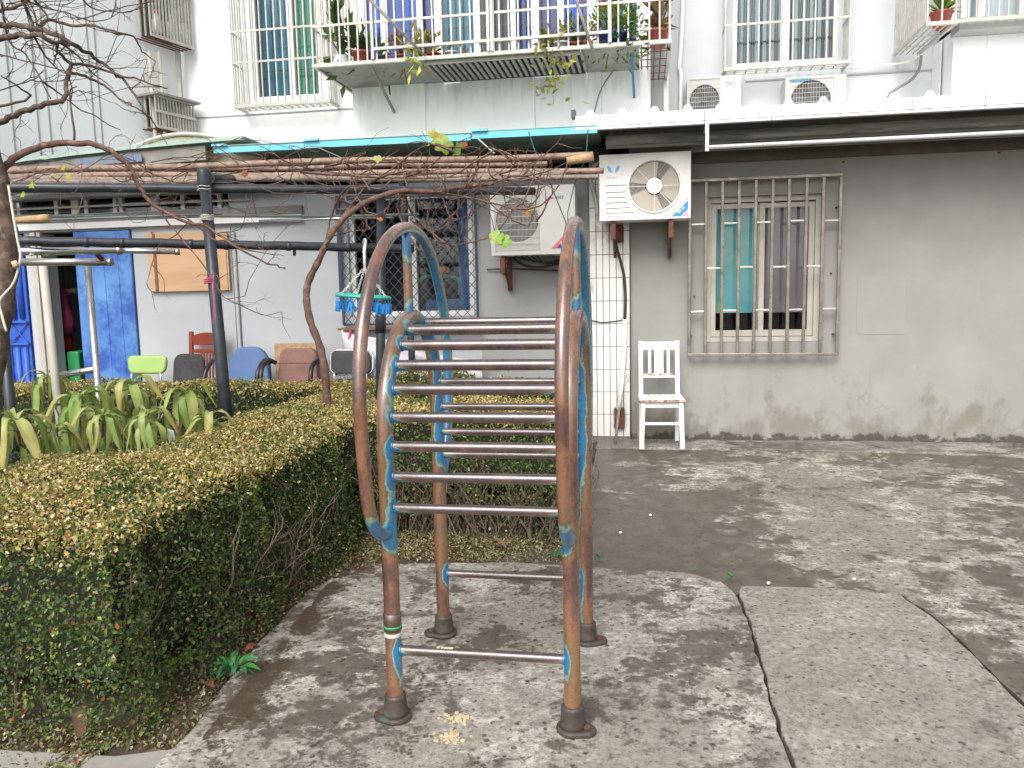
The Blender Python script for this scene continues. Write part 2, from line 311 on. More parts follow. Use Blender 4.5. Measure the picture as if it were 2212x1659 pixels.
# ------------------------------------------------------------------ mesh builder
class MB:
    def __init__(s): s.v = []; s.f = []; s.sm = []; s.w = []
    def add(s, vs, fs, smooth=False, wear=None):
        k = len(s.v); s.v += [tuple(v) for v in vs]; s.f += [tuple(i+k for i in f) for f in fs]; s.sm += [smooth]*len(fs)
        s.w += list(wear) if wear is not None else [0.0]*len(vs)
        return s
    def box(s, x0, x1, y0, y1, z0, z1):
        return s.add([(x0,y0,z0),(x1,y0,z0),(x1,y1,z0),(x0,y1,z0),(x0,y0,z1),(x1,y0,z1),(x1,y1,z1),(x0,y1,z1)],
                     [(0,3,2,1),(4,5,6,7),(0,1,5,4),(1,2,6,5),(2,3,7,6),(3,0,4,7)])
    def beam(s, a, b, w, h, up=(0, 0, 1)):
        a = Vector(a); b = Vector(b); d = (b-a).normalized(); u = Vector(up)
        if abs(d.dot(u)) > .95: u = Vector((0, 1, 0))
        r = d.cross(u).normalized()*w/2; t = r.cross(d).normalized()*h/2
        vs = [a-r-t, a+r-t, a+r+t, a-r+t, b-r-t, b+r-t, b+r+t, b-r+t]
        return s.add(vs, [(0,3,2,1),(4,5,6,7),(0,1,5,4),(1,2,6,5),(2,3,7,6),(3,0,4,7)])
    def tube(s, pts, r, n=8, cap=True, wf=None):
        pts = [Vector(p) for p in pts]; k = len(pts)
        rs = r if isinstance(r, (list, tuple)) else [r]*k
        vs = []; ws = []; prev = None
        for i, p in enumerate(pts):
            d = (pts[min(i+1, k-1)]-pts[max(i-1, 0)])
            if d.length < 1e-9: d = Vector((0, 0, 1))
            d.normalize()
            if prev is None:
                u = Vector((0, 0, 1)) if abs(d.z) < .9 else Vector((1, 0, 0))
                u = (u-d*u.dot(d)).normalized()
            else:
                u = prev-d*prev.dot(d); u = u.normalized() if u.length > 1e-6 else d.orthogonal().normalized()
            prev = u; q = d.cross(u)
            for j in range(n):
                a = 2*math.pi*j/n; nn = u*math.cos(a)+q*math.sin(a)
                vs.append(p+nn*rs[i])
                if wf: ws.append(wf(p, nn))
        fs = [(i*n+j, i*n+(j+1) % n, (i+1)*n+(j+1) % n, (i+1)*n+j) for i in range(k-1) for j in range(n)]
        s.add(vs, fs, n > 5, ws if wf else None)
        if cap:
            b0 = len(s.v)-len(vs)
            s.f += [tuple(b0+j for j in reversed(range(n))), tuple(b0+(k-1)*n+j for j in range(n))]; s.sm += [False, False]
        return s
    def lathe(s, prof, c, n=20):
        vs = [(c[0]+r*math.cos(2*math.pi*j/n), c[1]+r*math.sin(2*math.pi*j/n), c[2]+z) for r, z in prof for j in range(n)]
        k = len(prof)
        fs = [(i*n+j, i*n+(j+1) % n, (i+1)*n+(j+1) % n, (i+1)*n+j) for i in range(k-1) for j in range(n)]
        s.add(vs, fs, True); b0 = len(s.v)-len(vs)
        s.f += [tuple(b0+j for j in reversed(range(n))), tuple(b0+(k-1)*n+j for j in range(n))]; s.sm += [False, False]
        return s
    def prism(s, poly, z0, z1):
        """horizontal polygon (x,y), extruded z0..z1"""
        n = len(poly)
        a = sum(poly[i][0]*poly[(i+1) % n][1]-poly[(i+1) % n][0]*poly[i][1] for i in range(n))
        if a < 0: poly = poly[::-1]
        vs = [(x, y, z0) for x, y in poly]+[(x, y, z1) for x, y in poly]
        fs = [tuple(reversed(range(n))), tuple(range(n, 2*n))]+[(i, (i+1) % n, n+(i+1) % n, n+i) for i in range(n)]
        return s.add(vs, fs)
    def plate(s, poly, y0, y1):
        """polygon (x,z) facing -Y, extruded y0 (front)..y1"""
        n = len(poly)
        a = sum(poly[i][0]*poly[(i+1) % n][1]-poly[(i+1) % n][0]*poly[i][1] for i in range(n))
        if a < 0: poly = poly[::-1]
        vs = [(x, y0, z) for x, z in poly]+[(x, y1, z) for x, z in poly]
        fs = [tuple(range(n)), tuple(reversed(range(n, 2*n)))]+[((i+1) % n, i, n+i, n+(i+1) % n) for i in range(n)]
        return s.add(vs, fs)
    def holeplate(s, x0, x1, z0, z1, cx, cz, r, y0, y1, n=48):
        """rectangular plate with a round hole"""
        ci = []; re = []
        angs = sorted([2*math.pi*i/n for i in range(n)]+[math.atan2(z-cz, x-cx) % (2*math.pi) for x in (x0, x1) for z in (z0, z1)])
        for a in angs:
            c, si = math.cos(a), math.sin(a)
            t = min([(x1-cx)/c if c > 1e-9 else 1e9, (x0-cx)/c if c < -1e-9 else 1e9, (z1-cz)/si if si > 1e-9 else 1e9, (z0-cz)/si if si < -1e-9 else 1e9])
            ci.append((cx+r*c, cz+r*si)); re.append((cx+t*c, cz+t*si))
        k = len(angs)
        vs = [(x, y0, z) for x, z in ci]+[(x, y0, z) for x, z in re]+[(x, y1, z) for x, z in ci]+[(x, y1, z) for x, z in re]
        fs = []
        for i in range(k):
            j = (i+1) % k
            fs += [(i, k+i, k+j, j), (2*k+i, 2*k+j, 3*k+j, 3*k+i), (i, j, 2*k+j, 2*k+i), (k+i, 3*k+i, 3*k+j, k+j)]
        return s.add(vs, fs)
    def wall(s, x0, x1, z0, z1, y, th, holes=()):
        """wall facing -Y with rectangular holes (hx0,hx1,hz0,hz1) and their reveals"""
        xs = sorted({x0, x1, *[h[0] for h in holes], *[h[1] for h in holes]}); zs = sorted({z0, z1, *[h[2] for h in holes], *[h[3] for h in holes]})
        xs = [x for x in xs if x0 <= x <= x1]; zs = [z for z in zs if z0 <= z <= z1]
        for i in range(len(xs)-1):
            for j in range(len(zs)-1):
                mx, mz = (xs[i]+xs[i+1])/2, (zs[j]+zs[j+1])/2
                if any(h[0] < mx < h[1] and h[2] < mz < h[3] for h in holes): continue
                a, b, c, d = xs[i], xs[i+1], zs[j], zs[j+1]
                s.add([(a, y, c), (b, y, c), (b, y, d), (a, y, d)], [(0, 1, 2, 3)])
                s.add([(a, y+th, c), (b, y+th, c), (b, y+th, d), (a, y+th, d)], [(3, 2, 1, 0)])
        for a, b, c, d in holes:
            s.add([(a, y, c), (b, y, c), (b, y, d), (a, y, d), (a, y+th, c), (b, y+th, c), (b, y+th, d), (a, y+th, d)],
                  [(0, 4, 5, 1), (1, 5, 6, 2), (2, 6, 7, 3), (3, 7, 4, 0)])
        s.add([(x0, y, z0), (x1, y, z0), (x1, y, z1), (x0, y, z1), (x0, y+th, z0), (x1, y+th, z0), (x1, y+th, z1), (x0, y+th, z1)],
              [(0, 1, 5, 4), (1, 2, 6, 5), (2, 3, 7, 6), (3, 0, 4, 7)])
        return s
    def mesh(s, name, mat):
        me = bpy.data.meshes.new(name); me.from_pydata(s.v, [], s.f)
        me.polygons.foreach_set('use_smooth', s.sm)
        if any(s.w): a = me.attributes.new('wear', 'FLOAT', 'POINT'); a.data.foreach_set('value', s.w)
        me.materials.append(M[mat] if isinstance(mat, str) else mat); me.update(); return me
    def build(s, name, mat, parent=None, bevel=0, kind=None, label=None):
        return link(name, s.mesh(name, mat), parent, bevel=bevel, kind=kind, label=label)
def link(name, me, parent=None, loc=None, bevel=0, kind=None, label=None, rot=None, scale=None):
    o = bpy.data.objects.new(name, me); C.objects.link(o)
    if loc is not None: o.location = loc
    if rot is not None: o.rotation_euler = rot
    if scale is not None: o.scale = scale
    if parent is not None:
        o.parent = parent; o.matrix_parent_inverse = root_inv(parent)
    if bevel:
        b = o.modifiers.new('bevel', 'BEVEL'); b.width = bevel; b.segments = 2; b.limit_method = 'ANGLE'; b.angle_limit = math.radians(40)
    if kind: o['kind'] = kind
    if label: o['label'] = label
    return o
def world_of(o):
    m = Matrix.LocRotScale(o.location, o.rotation_euler, o.scale)
    if o.parent: return world_of(o.parent) @ o.matrix_parent_inverse @ m
    return m
def root_inv(o): return world_of(o).inverted()
def thing(name, label, cat, loc=(0, 0, 0), group=None):
    o = bpy.data.objects.new(name, None); C.objects.link(o); o.location = loc; o.empty_display_size = .1
    o['label'] = label; o['category'] = cat
    if group: o['group'] = group
    return o
def tag(o, label, cat, group=None):
    o['label'] = label; o['category'] = cat
    if group: o['group'] = group
    return o
def unit(name, mat, sx, sy, sz):
    return MB().box(-sx/2, sx/2, -sy/2, sy/2, -sz/2, sz/2).mesh(name, mat)
def smooth(pts, k=6):
    pts = [Vector(p) for p in pts]; out = []
    for i in range(len(pts)-1):
        p0, p1, p2, p3 = pts[max(i-1, 0)], pts[i], pts[i+1], pts[min(i+2, len(pts)-1)]
        for j in range(k):
            t = j/k
            out.append(.5*((2*p1)+(p2-p0)*t+(2*p0-5*p1+4*p2-p3)*t*t+(3*p1-p0-3*p2+p3)*t**3))
    out.append(pts[-1]); return out
def lerp(a, b, t): return a+(b-a)*t
def taper(n, a, b): return [lerp(a, b, i/(n-1)) for i in range(n)]

# ---- many small leaves as one mesh
def leaves(name, ctr, dirs, nrm, ln, wd, col, parent=None, mat='leaf', fold=.25, kind='stuff', tri=False):
    n = len(ctr); ctr = np.asarray(ctr, float)
    d = dirs/np.linalg.norm(dirs, axis=1)[:, None]
    s = np.cross(d, nrm); s /= (np.linalg.norm(s, axis=1)[:, None]+1e-9); u = np.cross(s, d)
    L = np.asarray(ln)[:, None]; Wd = np.asarray(wd)[:, None]
    v = np.empty((n, 4, 3)); v[:, 0] = ctr-d*L*.5; v[:, 2] = ctr+d*L*.5
    v[:, 1] = ctr-d*L*.05+s*Wd*.5+u*Wd*fold; v[:, 3] = ctr-d*L*.05-s*Wd*.5+u*Wd*fold
    me = bpy.data.meshes.new(name); me.vertices.add(4*n); me.vertices.foreach_set('co', v.reshape(-1))
    idx = np.arange(n)[:, None]*4+np.array([0, 1, 2, 0, 2, 3])
    me.loops.add(6*n); me.loops.foreach_set('vertex_index', idx.reshape(-1).astype(np.int32))
    me.polygons.add(2*n); me.polygons.foreach_set('loop_start', np.arange(2*n, dtype=np.int32)*3)
    try: me.polygons.foreach_set('loop_total', np.full(2*n, 3, dtype=np.int32))
    except Exception: pass
    a = me.color_attributes.new('Col', 'FLOAT_COLOR', 'POINT')
    cc = np.ones((n, 4, 4)); cc[:, :, :3] = np.asarray(col)[:, None, :]; a.data.foreach_set('color', cc.reshape(-1))
    me.update(calc_edges=True); me.materials.append(M[mat])
    return link(name, me, parent, kind=kind)
def rdir(n, up=0):
    v = RNG.normal(size=(n, 3)); v[:, 2] += up; return v/np.linalg.norm(v, axis=1)[:, None]

# ================================================================== GROUND
def struct(o): o['kind'] = 'structure'; return o
struct(MB().box(-80, 80, -60, 90, -.6, -.055).build('ground', 'soil'))
def jag(pts, k, amp, closed=True):
    out = []; n = len(pts)
    for i in range(n if closed else n-1):
        a, b = Vector(pts[i][:2]), Vector(pts[(i+1) % n][:2])
        L = (b-a).length; m = max(1, int(L/k)) if L < 8 else 1
        for j in range(m):
            p = a+(b-a)*(j/m); nn = Vector((-(b-a).y, (b-a).x)).normalized()
            out.append(tuple(p+nn*(random.uniform(-amp, amp) if m > 1 and j else 0)))
    return out
g2 = lambda x, y: tuple(gr(x, y).xy)
padL = [g2(*p) for p in ((330, 1659), (400, 1590), (470, 1500), (560, 1385), (650, 1292), (735, 1236), (800, 1218))]
padB = [g2(*p) for p in ((1100, 1214), (1300, 1226), (1480, 1236), (1555, 1254), (1590, 1283))]
padR = [g2(*p) for p in ((1617, 1350), (1650, 1470), (1690, 1600), (1712, 1659))]
ext = lambda a, b, t: (b[0]+(b[0]-a[0])*t, b[1]+(b[1]-a[1])*t)
padL0 = (padL[0][0]-.35, padL[0][1]-.8); padRe = (padR[-1][0]+.0, padR[-1][1]-2.2)
pad_poly = [padL0]+padL+padB+padR+[padRe, (padL0[0], padRe[1])]
struct(MB().prism(jag(pad_poly, .06, .008), -.30, 0).build('concrete_pad', 'pad', bevel=.006))
sl_t = [g2(*p) for p in ((1600, 1262), (1800, 1266), (1945, 1280))]
sl_r = [g2(*p) for p in ((2010, 1325), (2060, 1370), (2130, 1440), (2212, 1520))]
gapR = [(x+.014, y) for x, y in padR]
sl_poly = [(padB[-1][0]+.016, padB[-1][1]+.0)]+sl_t+sl_r+[ext(sl_r[0], sl_r[-1], 1.2), (sl_r[-1][0]+1.2, padRe[1]), (padRe[0]+.014, padRe[1])]+gapR[::-1]
struct(MB().prism(jag(sl_poly, .06, .007), -.30, -.008).build('aggregate_slab', 'slab', bevel=.006))
# the yard: everything beyond pad and slab, up to the building (polygon whose front edge follows pad and slab)
ya = [(padB[0][0]-.05, padB[0][1]+.014)]+[(x, y+.012) for x, y in padB[1:-1]]+[(padB[-1][0]+.01, padB[-1][1]+.02)]+[(x+.005, y+.014) for x, y in sl_t]+[(x+.016, y+.004) for x, y in sl_r]
e = ext(sl_r[0], sl_r[-1], 1.2); ya += [(e[0]+.016, e[1]), (12, e[1]), (12, 7.64), (-.42, 7.64), (-.42, 4.62), (-.45, 4.35), (padB[0][0]-.05, 4.20)]
struct(MB().prism(jag(ya, .08, .006), -.30, -.014).build('yard_paving', 'yard'))
# low worn step along the grey wall
tp = [(-.44, 7.645), (-.44, 7.24), (.3, 7.20), (1.0, 7.24), (1.7, 7.16), (2.1, 7.19), (2.9, 7.10), (3.6, 6.95), (5.2, 6.8), (5.2, 7.645)]
struct(MB().prism(jag(tp, .09, .02), -.2, .006).build('wall_footing', 'footing', bevel=.008))
# pale kerb in the bottom left corner
k0, k1, k2 = g2(-150, 1600), g2(250, 1622), (padL[1][0]+.06, padL[1][1]-.02)
struct(MB().prism([(k0[0]-1.5, k0[1]+.05), k0, k1, k2, (k2[0]-.02, k2[1]-.35), (k0[0]-1.5, k0[1]-.5)], -.3, -.012).build('kerb', 'kerb', bevel=.012))
# planting bed soil, gently uneven
def bed():
    nx, ny = 60, 60; x0, x1, y0, y1 = -9.5, -.42, 1.9, 7.6; m = MB(); vs = []
    for j in range(ny+1):
        for i in range(nx+1):
            vs.append((lerp(x0, x1, i/nx), lerp(y0, y1, j/ny), -.03+random.uniform(-.012, .012)))
    m.add(vs, [(j*(nx+1)+i, j*(nx+1)+i+1, (j+1)*(nx+1)+i+1, (j+1)*(nx+1)+i) for j in range(ny) for i in range(nx)], True)
    return m
struct(bed().build('planting_bed', 'soil'))

# ================================================================== RIGHT GREY BUILDING
WY = 7.65
gb = thing('single_storey_building', 'long low single storey building of grey and pale render under lean-to roofs', 'building', (0, WY, 0))
wx0, wx1, wz0, wz1 = .575, 1.60, .93, 2.27
MB().wall(-.12, 6.5, -.1, 2.78, WY, .24, [(wx0, wx1, wz0, wz1)]).build('wall', 'wall_grey', gb, label='grey rendered wall behind the white chair')
# patched rectangle on the render
a, b = at(1853, 597, WY), at(1952, 722, WY)
MB().box(a.x, b.x, WY-.003, WY+.01, b.z, a.z).build('render_patch', pm('render_patch_mat', (.30, .292, .27), (.285, .28, .26), 4, .9, bmp=.1), gb)
for px, py in ((1375, 325), (1822, 350), (1824, 300), (2158, 330), (1640, 440), (1500, 640), (1795, 590)):
    p = at(px, py, WY-.004); MB().box(p.x-.008, p.x+.008, p.y-.01, p.y+.02, p.z-.007, p.z+.007).build('bolt', 'rust_iron', gb)
# window in the grey wall
win = MB(); fy0, fy1 = WY+.05, WY+.12
for x0_, x1_, z0_, z1_ in ((wx0, wx0+.05, wz0, wz1), (wx1-.05, wx1, wz0, wz1), (wx0+.05, wx1-.05, wz1-.05, wz1), (wx0+.05, wx1-.05, wz0, wz0+.045)):
    win.box(x0_, x1_, fy0, fy1, z0_, z1_)
win = win.build('window', 'frame_beige', gb, bevel=.004)
mxw = (wx0+wx1)/2-.01
for a_, b_, yy in ((wx0+.05, mxw+.03, WY+.06), (mxw-.03, wx1-.05, WY+.085)):
    m = MB(); z0_, z1_ = wz0+.05, wz1-.06
    m.box(a_, a_+.045, yy, yy+.024, z0_, z1_); m.box(b_-.05, b_, yy, yy+.024, z0_, z1_); m.box(a_+.045, b_-.05, yy, yy+.024, z1_-.045, z1_); m.box(a_+.045, b_-.05, yy, yy+.024, z0_, z0_+.06)
    m.build('sash', 'frame_beige', win, bevel=.003)
    MB().box(a_+.045, b_-.05, yy+.009, yy+.014, z0_+.06, z1_-.045).build('pane', 'glass', win)
def curtain(name, x0, x1, z0, z1, y, mat, parent, waves=7, amp=.018):
    m = MB(); n = waves*8; vs = []
    for i in range(n+1):
        t = i/n; x = lerp(x0, x1, t); yy = y+amp*math.sin(t*waves*2*math.pi+random.uniform(-.2, .2))
        vs += [(x, yy, z0), (x+random.uniform(-.003, .003), yy*.6+y*.4, z1)]
    m.add(vs, [(2*i, 2*i+2, 2*i+3, 2*i+1) for i in range(n)], True)
    return m.build(name, mat, parent)
curtain('curtain', wx0+.03, mxw+.01, wz0+.27, wz1, WY+.15, 'curtain_cyan', win, 2, .003)
curtain('curtain', mxw+.015, wx1-.02, wz0+.27, wz1, WY+.15, 'curtain_mauve', win, 2, .003)
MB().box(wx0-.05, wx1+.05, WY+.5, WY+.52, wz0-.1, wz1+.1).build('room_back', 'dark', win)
# grey wall's window grille
gx0, gx1, gz0, gz1 = .42, 1.73, .82, 2.415
gy = 7.56
wg = thing('window_grille', 'tarnished steel tube grille over the curtained window in the grey wall', 'window grille', ((gx0+gx1)/2, gy, gz0))
s = .030
for nm, args in (('top_rail', ((gx0, 0, gz1), (gx1, 0, gz1))), ('bottom_rail', ((gx0, 0, gz0), (gx1, 0, gz0)))):
    a, b = args; MB().beam((a[0]-s/2, gy, a[2]), (b[0]+s/2, gy, b[2]), s, s).build(nm, 'grille', wg, bevel=.004)
xs = [gx0+(gx1-gx0)*k/9 for k in range(10)]
vb = unit('upright_bar', 'grille', .028, .026, gz1-gz0-s-.002)
for i, x in enumerate(xs):
    link('upright_bar', vb, wg, (x, gy, (gz0+gz1)/2), rot=(0, random.uniform(-.004, .004), 0), bevel=.004)
hb = unit('cross_bar', 'steel', (gx1-gx0)/9-.026, .018, .018)
for z, st in ((2.02, 0), (1.62, 1), (1.225, 0)):
    for k in range(st, 9, 2):
        link('cross_bar', hb, wg, ((xs[k]+xs[k+1])/2, gy, z+random.uniform(-.006, .006)), bevel=.003)
for x in (gx0+.02, gx1-.02):
    for z in (gz0+.18, gz1-.28):
        MB().beam((x, gy, z), (x, WY, z), .012, .012).build('wall_stud', 'rust_iron', wg)

# tiled pillar
tpil = thing('tiled_pillar', 'narrow pillar faced with tall white glazed tiles between pale and grey walls', 'pillar', (-.31, WY, 0))
MB().box(-.505, -.125, WY-.06, WY+.2, -.1, 2.62).build('pillar_core', 'grout', tpil)
tm = unit('tile', 'tile', .0562, .012, .2115)
for r in range(12):
    for c_ in range(6):
        z = .04+.104+r*.217
        if z > 2.55: continue
        link('tile', tm, tpil, (-.505+.034+c_*.0625, WY-.064+random.uniform(-.0015, .0015), z), rot=(random.uniform(-.01, .01), random.uniform(-.008, .008), random.uniform(-.015, .015)), bevel=.002)
# pale left wall of the same low building with door, upper strip window and side window
lx0, lx1 = -9.2, -.507
dX0, dX1, dZ1 = at(98, 600, WY).x, at(292, 600, WY).x, 2.17      # whole doorway
w2 = (at(755, 600, WY).x, at(1022, 600, WY).x, 1.22, 2.42)
st_ = (at(30, 440, WY).x, at(545, 440, WY).x, at(300, 462, WY).z, at(300, 412, WY).z+.03)
gx_l = -8.0
MB().wall(at(505, 600, WY).x, lx1, -.1, 2.52, WY+.0, .2, [w2]).build('wall', 'wall_pale', gb, label='pale rendered wall behind the old chairs')
MB().wall(lx0, at(505, 600, WY).x-.006, -.1, 2.52, WY-.004, .2, [(gx_l, dX0-.21, -.05, dZ1), (dX0, dX1, -.05, dZ1), st_]).build('wall', 'wall_pale', gb, label='pale rendered wall round the blue doors')
# dull rendered strip behind the lower conditioner
a = at(1035, 500, WY).x
MB().box(a, lx1-.01, WY-.012, WY+.01, .02, 2.52).build('dull_wall_strip', 'wall_shade', gb, bevel=.003)
# storeroom behind the doors
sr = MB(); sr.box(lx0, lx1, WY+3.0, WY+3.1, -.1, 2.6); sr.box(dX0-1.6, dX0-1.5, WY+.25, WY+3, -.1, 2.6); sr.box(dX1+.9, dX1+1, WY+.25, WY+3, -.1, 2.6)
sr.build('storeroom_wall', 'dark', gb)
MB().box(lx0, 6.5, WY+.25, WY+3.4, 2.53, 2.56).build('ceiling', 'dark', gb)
# door jamb (pale square posts)
for px, wd in ((76, 15), (91, 9)):
    a = at(px, 620, WY-.03); MB().box(a.x, a.x+wd*.0042, WY-.05, WY+.05, -.04, dZ1-.0).build('door_post', 'frame_beige', gb, bevel=.004)
# solid blue door leaf (right half)
dl = at(172, 620, WY).x
dob = MB().box(dl, dX1-.01, WY-.035, WY+.0, -.0, dZ1-.01).build('door', 'door_blue', gb, bevel=.004, label='faded blue sheet metal door')
for k in range(1, 4):
    x = lerp(dl, dX1, k/4); MB().box(x-.006, x+.006, WY-.039, WY-.034, .0, dZ1-.05).build('seam', 'door_blue', dob)
# fluted blue gate at far left
gl0, gl1 = gx_l+.02, dX0-.23
gate = thing('folding_gate', 'dark blue fluted metal gate at the far left of the low building', 'gate', ((gl0+gl1)/2, WY, 0))
MB().box(gl0, gl1, WY-.02, WY+.01, 0, dZ1-.02).build('backing_sheet', 'gate_blue', gate)
fl = MB().tube([(0, 0, 0), (0, 0, .93)], .03, 8).mesh('flute', 'gate_blue'); fl2 = MB().tube([(0, 0, 0), (0, 0, .86)], .03, 8).mesh('flute', 'gate_blue')
k = gl0+.05
while k < gl1-.03:
    link('flute', fl, gate, (k, WY-.03, .02)); link('flute', fl2, gate, (k, WY-.03, 1.26)); k += .10
for z in (.985, 1.225): MB().box(gl0, gl1, WY-.06, WY-.035, z-.012, z+.012).build('rail', 'gate_blue', gate, bevel=.004)
m = MB(); k = gl0
while k < gl1-.2:
    m.beam((k, WY-.04, 1.0), (k+.2, WY-.04, 1.21), .01, .01); m.beam((k+.2, WY-.045, 1.0), (k, WY-.045, 1.21), .01, .01); k += .2
m.build('lattice', 'gate_blue', gate)
# white board above the doors, strip window above it
a, b = at(14, 489, WY-.06), at(652, 484, WY-.06)
MB().box(a.x, b.x, WY-.075, WY-.0045, a.z-.055, a.z+.012).build('lintel_board', 'white_metal', gb, bevel=.004)
MB().box(a.x, b.x, WY-.04, WY-.0045, a.z+.016, a.z+.10).build('lintel_ledge', 'grey_sheet', gb, bevel=.004)
sw = MB(); n_ = 7
sw.box(st_[0], st_[1], WY+.03, WY+.08, st_[2], st_[2]+.03); sw.box(st_[0], st_[1], WY+.03, WY+.08, st_[3]-.03, st_[3])
for px in (32, 115, 152, 160, 180, 243, 256, 325, 333, 390, 470, 540):
    x = at(px, 440, WY).x; sw.box(x-.022, x+.022, WY+.032, WY+.078, st_[2]+.03, st_[3]-.03)
sw = sw.build('strip_window', 'frame_white', gb, bevel=.003)
MB().box(st_[0], st_[1], WY+.054, WY+.058, st_[2]+.03, st_[3]-.03).build('pane', 'glass_dark', sw)
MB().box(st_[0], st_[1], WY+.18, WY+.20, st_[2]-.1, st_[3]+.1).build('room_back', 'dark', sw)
for z in (.35, .7):
    zz = lerp(st_[2], st_[3], z); MB().box(st_[0], st_[1], WY-.045, WY-.03, zz-.008, zz+.008).build('security_bar', 'frame_beige', sw)
# wire mesh covered side window
s2 = MB(); ww = w2
s2.box(ww[0], ww[0]+.05, WY+.05, WY+.10, ww[2], ww[3]); s2.box(ww[1]-.05, ww[1], WY+.05, WY+.10, ww[2], ww[3]); s2.box(ww[0]+.05, ww[1]-.05, WY+.05, WY+.1, ww[2], ww[2]+.05)
s2.box(ww[0]+.05, ww[1]-.05, WY+.05, WY+.1, ww[3]-.05, ww[3]); xm = at(893, 600, WY).x; s2.box(xm-.025, xm+.025, WY+.045, WY+.1, ww[2]+.05, ww[3]-.05)
s2 = s2.build('side_window', 'frame_white', gb, bevel=.003)
MB().box(xm+.025, ww[1]-.05, WY+.07, WY+.075, ww[2]+.05, ww[3]-.05).build('pane', 'glass_dark', s2)
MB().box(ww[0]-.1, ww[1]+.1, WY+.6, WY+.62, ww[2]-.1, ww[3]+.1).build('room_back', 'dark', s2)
curtain('curtain', at(985, 600, WY).x, ww[1]-.03, ww[2], ww[3], WY+.13, 'blue_cloth', s2, 2, .012)
MB().box(xm+.02, ww[1]-.03, WY+.3, WY+.5, ww[2]-.02, ww[2]+.16).build('bundle', 'blue_cloth', s2, bevel=.05)
mc = MB(); cxx = at(948, 600, WY+.3).x
mc.tube(smooth([(cxx-.22, WY+.28, 1.40), (cxx-.2, WY+.28, 1.58), (cxx, WY+.28, 1.62), (cxx+.2, WY+.28, 1.58), (cxx+.22, WY+.28, 1.42)]), .02, 6); mc.build('basket_rim', 'bin_green', s2)
MB().lathe([(.02, 0), (.1, .01), (.11, .05), (.03, .09)], (cxx+.02, WY+.28, 1.64), 12).build('orange_cap', 'orange', s2)
# expanded wire mesh in front of it
dm = thing('mesh_guard', 'dark blue diamond wire mesh guard over the side window of the pale wall', 'window guard', (-2.3, WY-.1, 1.15))
ax0, ax1, az0, az1 = at(738, 600, WY-.06).x, at(1030, 600, WY-.06).x, at(880, 700, WY-.06).z, at(880, 425, WY-.06).z
my = WY-.055
gs = .098; clip = []
def cliprect(p, q):
    (x0, z0), (x1, z1) = p, q; t0, t1 = 0, 1
    for pv, qv in ((-(x1-x0), x0-ax0), ((x1-x0), ax1-x0), (-(z1-z0), z0-az0), ((z1-z0), az1-z0)):
        if abs(pv) < 1e-9:
            if qv < 0: return None
            continue
        r = qv/pv
        if pv < 0: t0 = max(t0, r)
        else: t1 = min(t1, r)
    if t0 >= t1: return None
    return (x0+(x1-x0)*t0, z0+(z1-z0)*t0), (x0+(x1-x0)*t1, z0+(z1-z0)*t1)
k = -30
while k < 60:
    for sg in (1, -1):
        x = ax0+k*gs; seg = cliprect((x, az0), (x+sg*(az1-az0)*.92, az1))
        if seg:
            (xa, za), (xb, zb) = seg
            if math.hypot(xa-xb, za-zb) > .03: MB().beam((xa, my+sg*.003, za), (xb, my+sg*.003, zb), .006, .006).build('wire', 'mesh_blue', dm)
    k += 1
for a, b in (((ax0, az0), (ax0, az1)), ((ax1, az0), (ax1, az1)), ((ax0, az0), (ax1, az0)), ((ax0, az1), (ax1, az1))):
    MB().beam((a[0], my, a[1]), (b[0], my, b[1]), .02, .02).build('frame_bar', 'mesh_blue', dm)
MB().beam(((xm), my-.012, az0), ((xm), my-.012, az1), .018, .01).build('frame_bar', 'steel', dm)
MB().box(ax0-.03, at(1040, 600, WY).x, WY-.16, WY-.005, az0-.05, az0-.028).build('sill_plank', 'ply_edge', gb, bevel=.003)
# blue frame stile left of the mesh
MB().box(ax0-.035, ax0-.013, WY-.05, WY-.012, 1.3, 2.42).build('blue_stile', 'mesh_blue', gb)
# plywood board on the wall
a, b = at(322, 505, WY-.05), at(497, 627, WY-.05)
pb = thing('plywood_board', 'sheet of bare orange plywood fixed over an opening in the pale wall', 'board', ((a.x+b.x)/2, WY, b.z))
MB().box(a.x+.02, b.x, WY-.05, WY-.03, b.z, a.z).build('sheet', 'plywood', pb, bevel=.002)
MB().box(a.x-.035, a.x+.018, WY-.045, WY-.008, b.z, a.z+.02).build('edge_batten', 'plywood', pb)
for x in (a.x+.05, b.x-.03): MB().box(x-.014, x+.014, WY-.06, WY-.0502, b.z+.005, a.z-.005).build('batten', 'ply_edge' if x < a.x+.1 else 'plywood', pb)
MB().box(a.x+.03, b.x-.05, WY-.029, WY-.006, b.z+.1, a.z-.1).build('packing', 'ply_edge', pb)
# conduit line on the wall
c0, c1 = at(505, 500, WY-.02), at(512, 748, WY-.02)
MB().tube([(c0.x, WY-.012, c0.z), (c0.x+.01, WY-.012, .4)], .009, 6).build('conduit', 'grey_sheet', gb)

